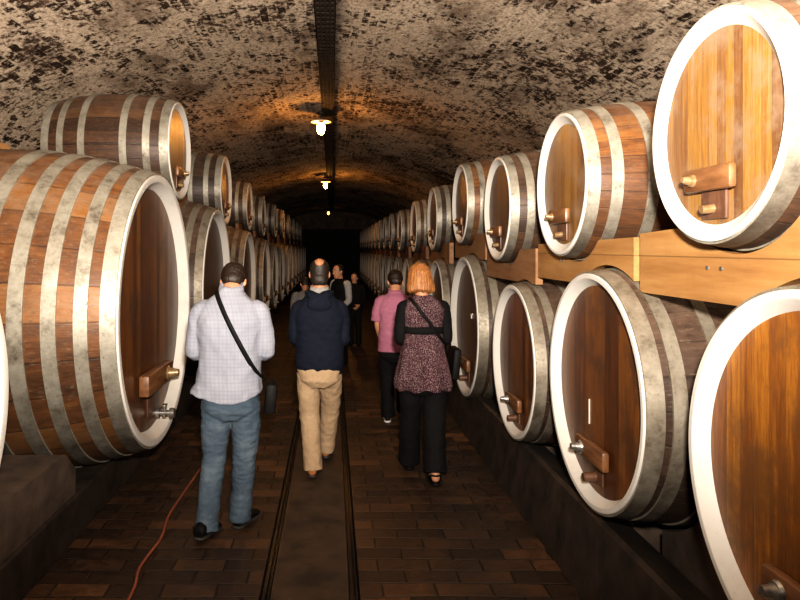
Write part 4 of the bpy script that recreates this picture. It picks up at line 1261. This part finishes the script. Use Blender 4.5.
    wb = loft([((0, 0, 1.135), (0.156, 0, 0), (0, 0.115, 0)), ((0, 0, 1.138), (0.166, 0, 0), (0, 0.125, 0)), ((0, 0, 1.190), (0.163, 0, 0), (0, 0.123, 0)), ((0, 0, 1.194), (0.154, 0, 0), (0, 0.113, 0))], 40)
    mesh_from('waistband', wb[0], wb[1], BLACK, P)
    tr = [stack([(0.66, 0, 0, 0.10, 0.09), (0.72, 0, -0.005, 0.170, 0.122), (0.82, 0, -0.006, 0.178, 0.128), (0.92, 0, 0, 0.16, 0.115)])]
    tr.append(limb([(-0.085, 0, 0.80), (-0.09, 0.05, 0.62), (-0.088, 0.10, 0.46), (-0.085, 0.17, 0.24), (-0.085, 0.215, 0.06)], [0.096, 0.092, 0.083, 0.082, 0.088], dome=False))
    tr.append(limb([(0.085, 0, 0.80), (0.088, 0.01, 0.62), (0.085, -0.01, 0.46), (0.078, -0.08, 0.24), (0.072, -0.135, 0.085)], [0.098, 0.096, 0.088, 0.086, 0.090], dome=False))
    weld('trousers', tr, 0.007, 3, BLACK, P, wrinkle=folds(0.008, (9, 9, 6), 7.0))
    for hx, hy in ((-0.085, 0.20), (0.072, -0.165)):
        sd = empty_part('sandal', P)
        rings = [((hx, hy-0.03, 0.012), (0.022, 0, 0), (0, 0, 0.011)), ((hx, hy-0.01, 0.012), (0.036, 0, 0), (0, 0, 0.012)), ((hx, hy+0.1, 0.012), (0.036, 0, 0), (0, 0, 0.011)), ((hx, hy+0.19, 0.011), (0.047, 0, 0), (0, 0, 0.010)), ((hx, hy+0.235, 0.011), (0.03, 0, 0), (0, 0, 0.010))]
        v, f = loft(rings, 18); mesh_from('sole', v, f, LEATHER_B, sd)
        v, f = tube_along([(hx-0.043, hy+0.14, 0.02), (hx-0.03, hy+0.14, 0.066), (hx, hy+0.145, 0.078), (hx+0.03, hy+0.14, 0.066), (hx+0.043, hy+0.14, 0.02)], 0.010); mesh_from('strap', v, f, LEATHER_B, sd)
        v, f = tube_along([(hx-0.036, hy+0.05, 0.02), (hx-0.037, hy+0.01, 0.07), (hx, hy-0.022, 0.078), (hx+0.037, hy+0.01, 0.07), (hx+0.036, hy+0.05, 0.02)], 0.007); mesh_from('strap', v, f, LEATHER_B, sd)
    B = empty('shoulder_bag', (X, Yp, 0), 0, "black shoulder bag on a strap across the woman's speckled tunic", 'bag')
    v, f = strap_loop(torso, (0.05, 0, 1.20), (0.27, 0, -0.36), tun, w=0.013, gap=0.006)
    mesh_from('strap', v, f, LEATHER_B, B)
    bm = bmesh.new(); add_box(bm, (-0.03, -0.11, 0), (0.03, 0.11, 0.24), 0.02)
    o = bm_obj('bag_body', bm, LEATHER_B, B, angle=0.6); o.location = (0.235, 0.02, 0.78); o.rotation_euler = (0, 0.1, 0.0)

def empty_part(name, parent):
    o = bpy.data.objects.new(name, None); o.empty_display_size = 0.1
    link(o, parent); return o
woman_tunic()

# ---- far visitors, in the dark
def far_person(x, y, rz, S, label, top_mat, sleeve_mat, leg_mat, pitch, hairm=HAIR_DARK):
    P = empty('person', (x, y, 0), rz, label, 'person', 'visitors standing in the dark farther on')
    P.scale = (S, S, S)
    M = head_matrix((0, 0.02, 1.47), pitch, 0.0, 0.135)
    body = head_parts(M)
    body.append(limb([(0, 0, 1.38), (0, 0.015, 1.46), (0, 0.03, 1.54)], [0.064, 0.058, 0.055]))
    body.append(stack([(0.86, 0, 0, 0.10, 0.08), (0.95, 0, 0, 0.14, 0.09), (1.1, 0, 0, 0.13, 0.09), (1.28, 0, 0, 0.15, 0.10), (1.38, 0, 0, 0.15, 0.08), (1.44, 0, 0.01, 0.09, 0.06)]))
    sl = {}
    for s in (-1, 1):
        sh = (s*0.18, 0, 1.39); el = (s*0.215, 0.0, 1.12); wr = (s*0.15, 0.18, 0.98)
        body.append(limb([sh, (s*0.205, 0, 1.25), el, (s*0.19, 0.09, 1.04), wr], [0.047, 0.042, 0.036, 0.034, 0.025]))
        body += hand_parts(wr, (-s*0.4, 0.6, -0.5), s, (-s*0.6, -0.3, 0.1), 0.6)
        sl[s] = limb([(s*0.14, 0, 1.39), sh, (s*0.208, 0, 1.25), el, (s*0.19, 0.09, 1.04), (s*0.158, 0.155, 1.0)], [0.062, 0.066, 0.058, 0.054, 0.048, 0.042])
        body.append(limb([(s*0.085, 0, 0.88), (s*0.09, 0.02, 0.48), (s*0.09, 0, 0.09)], [0.072, 0.05, 0.036]))
    weld('body', body, 0.0065, 2, SKIN, P)
    head_extras(M, P); R = M.to_3x3()
    hair = [xform(ellipsoid((0, -0.018, 0.034), (0.083, 0.098, 0.094)), M), xform(ellipsoid((0, -0.050, -0.012), (0.070, 0.060, 0.062)), M)]
    weld('hair', hair, 0.006, 2, hairm, P, cut=[(M @ Vector((0, 0.02, -0.02)), R @ Vector((0, 0.62, -0.75)))])
    weld('top', [stack([(0.84, 0, 0, 0.185, 0.130), (0.98, 0, 0, 0.185, 0.13), (1.15, 0, 0, 0.185, 0.13), (1.30, 0, 0, 0.20, 0.128), (1.39, 0, 0, 0.18, 0.105), (1.44, 0, 0, 0.135, 0.082), (1.48, 0, 0.01, 0.072, 0.066)])], 0.008, 3, top_mat, P, wrinkle=folds(0.008, (7, 7, 9), x))
    for s in (-1, 1): weld('sleeve', [sl[s]], 0.008, 3, sleeve_mat, P, wrinkle=folds(0.006, (7, 7, 9), x))
    tr = [stack([(0.72, 0, 0, 0.09, 0.09), (0.80, 0, -0.005, 0.165, 0.12), (0.95, 0, 0, 0.165, 0.112)])]
    for s in (-1, 1):
        tr.append(limb([(s*0.085, 0, 0.84), (s*0.09, 0.015, 0.48), (s*0.09, 0, 0.05)], [0.094, 0.075, 0.072], dome=False))
    weld('trousers', tr, 0.008, 3, leg_mat, P, wrinkle=folds(0.007, (8, 8, 9), y))
    for s in (-1, 1): shoe((s*0.09, -0.07), (s*0.11, 0.2), LEATHER_B, RUBBER, P)
    return P
far_person(0.13, 9.97, PI*0.72, 0.90, 'dark-haired visitor with pale grey sleeves beyond the balding man, face turned back', BLACK, GREYC, BLACK, 0.1)
far_person(0.42, 11.9, PI*0.9, 0.78, 'short visitor in dark clothes facing back, deepest in the aisle near the right barrels', BLACK, BLACK, BLACK, 0.1)
far_person(-0.36, 9.0, 0.2, 0.82, "visitor in grey top almost hidden behind the balding man's shoulder", GREY_DIM, GREY_DIM, BLACK, 0.5)

# ------------------------------------------------------------------ camera and light
cam = bpy.data.cameras.new('camera'); co = bpy.data.objects.new('camera', cam); COL.objects.link(co)
co.location = (0, 0, 1.8); co.rotation_euler = (PI/2, 0, 0)
cam.sensor_width = 36; cam.lens = 650/800*36
cam.shift_x = 68/800; cam.shift_y = -52/800
cam.clip_start = 0.05; cam.clip_end = 100
bpy.context.scene.camera = co

fl = bpy.data.lights.new('flash', 'SPOT'); fo = bpy.data.objects.new('flash', fl); COL.objects.link(fo)
fl.energy = 2550; fl.color = (1.0, 0.89, 0.77); fl.spot_size = math.radians(135); fl.spot_blend = 1.0; fl.shadow_soft_size = 0.07
fo.location = (0.08, -0.1, 2.12); fo.rotation_euler = (PI/2+math.radians(27), 0, 0)

w = bpy.data.worlds.new('world'); bpy.context.scene.world = w; w.use_nodes = True
w.node_tree.nodes['Background'].inputs[0].default_value = (0.02, 0.015, 0.01, 1)
w.node_tree.nodes['Background'].inputs[1].default_value = 0.3
sc = bpy.context.scene
sc.view_settings.view_transform = 'Standard'
for lk in ('Medium High Contrast', 'High Contrast'):
    try:
        sc.view_settings.look = lk; break
    except Exception: pass
sc.view_settings.exposure = 0.0
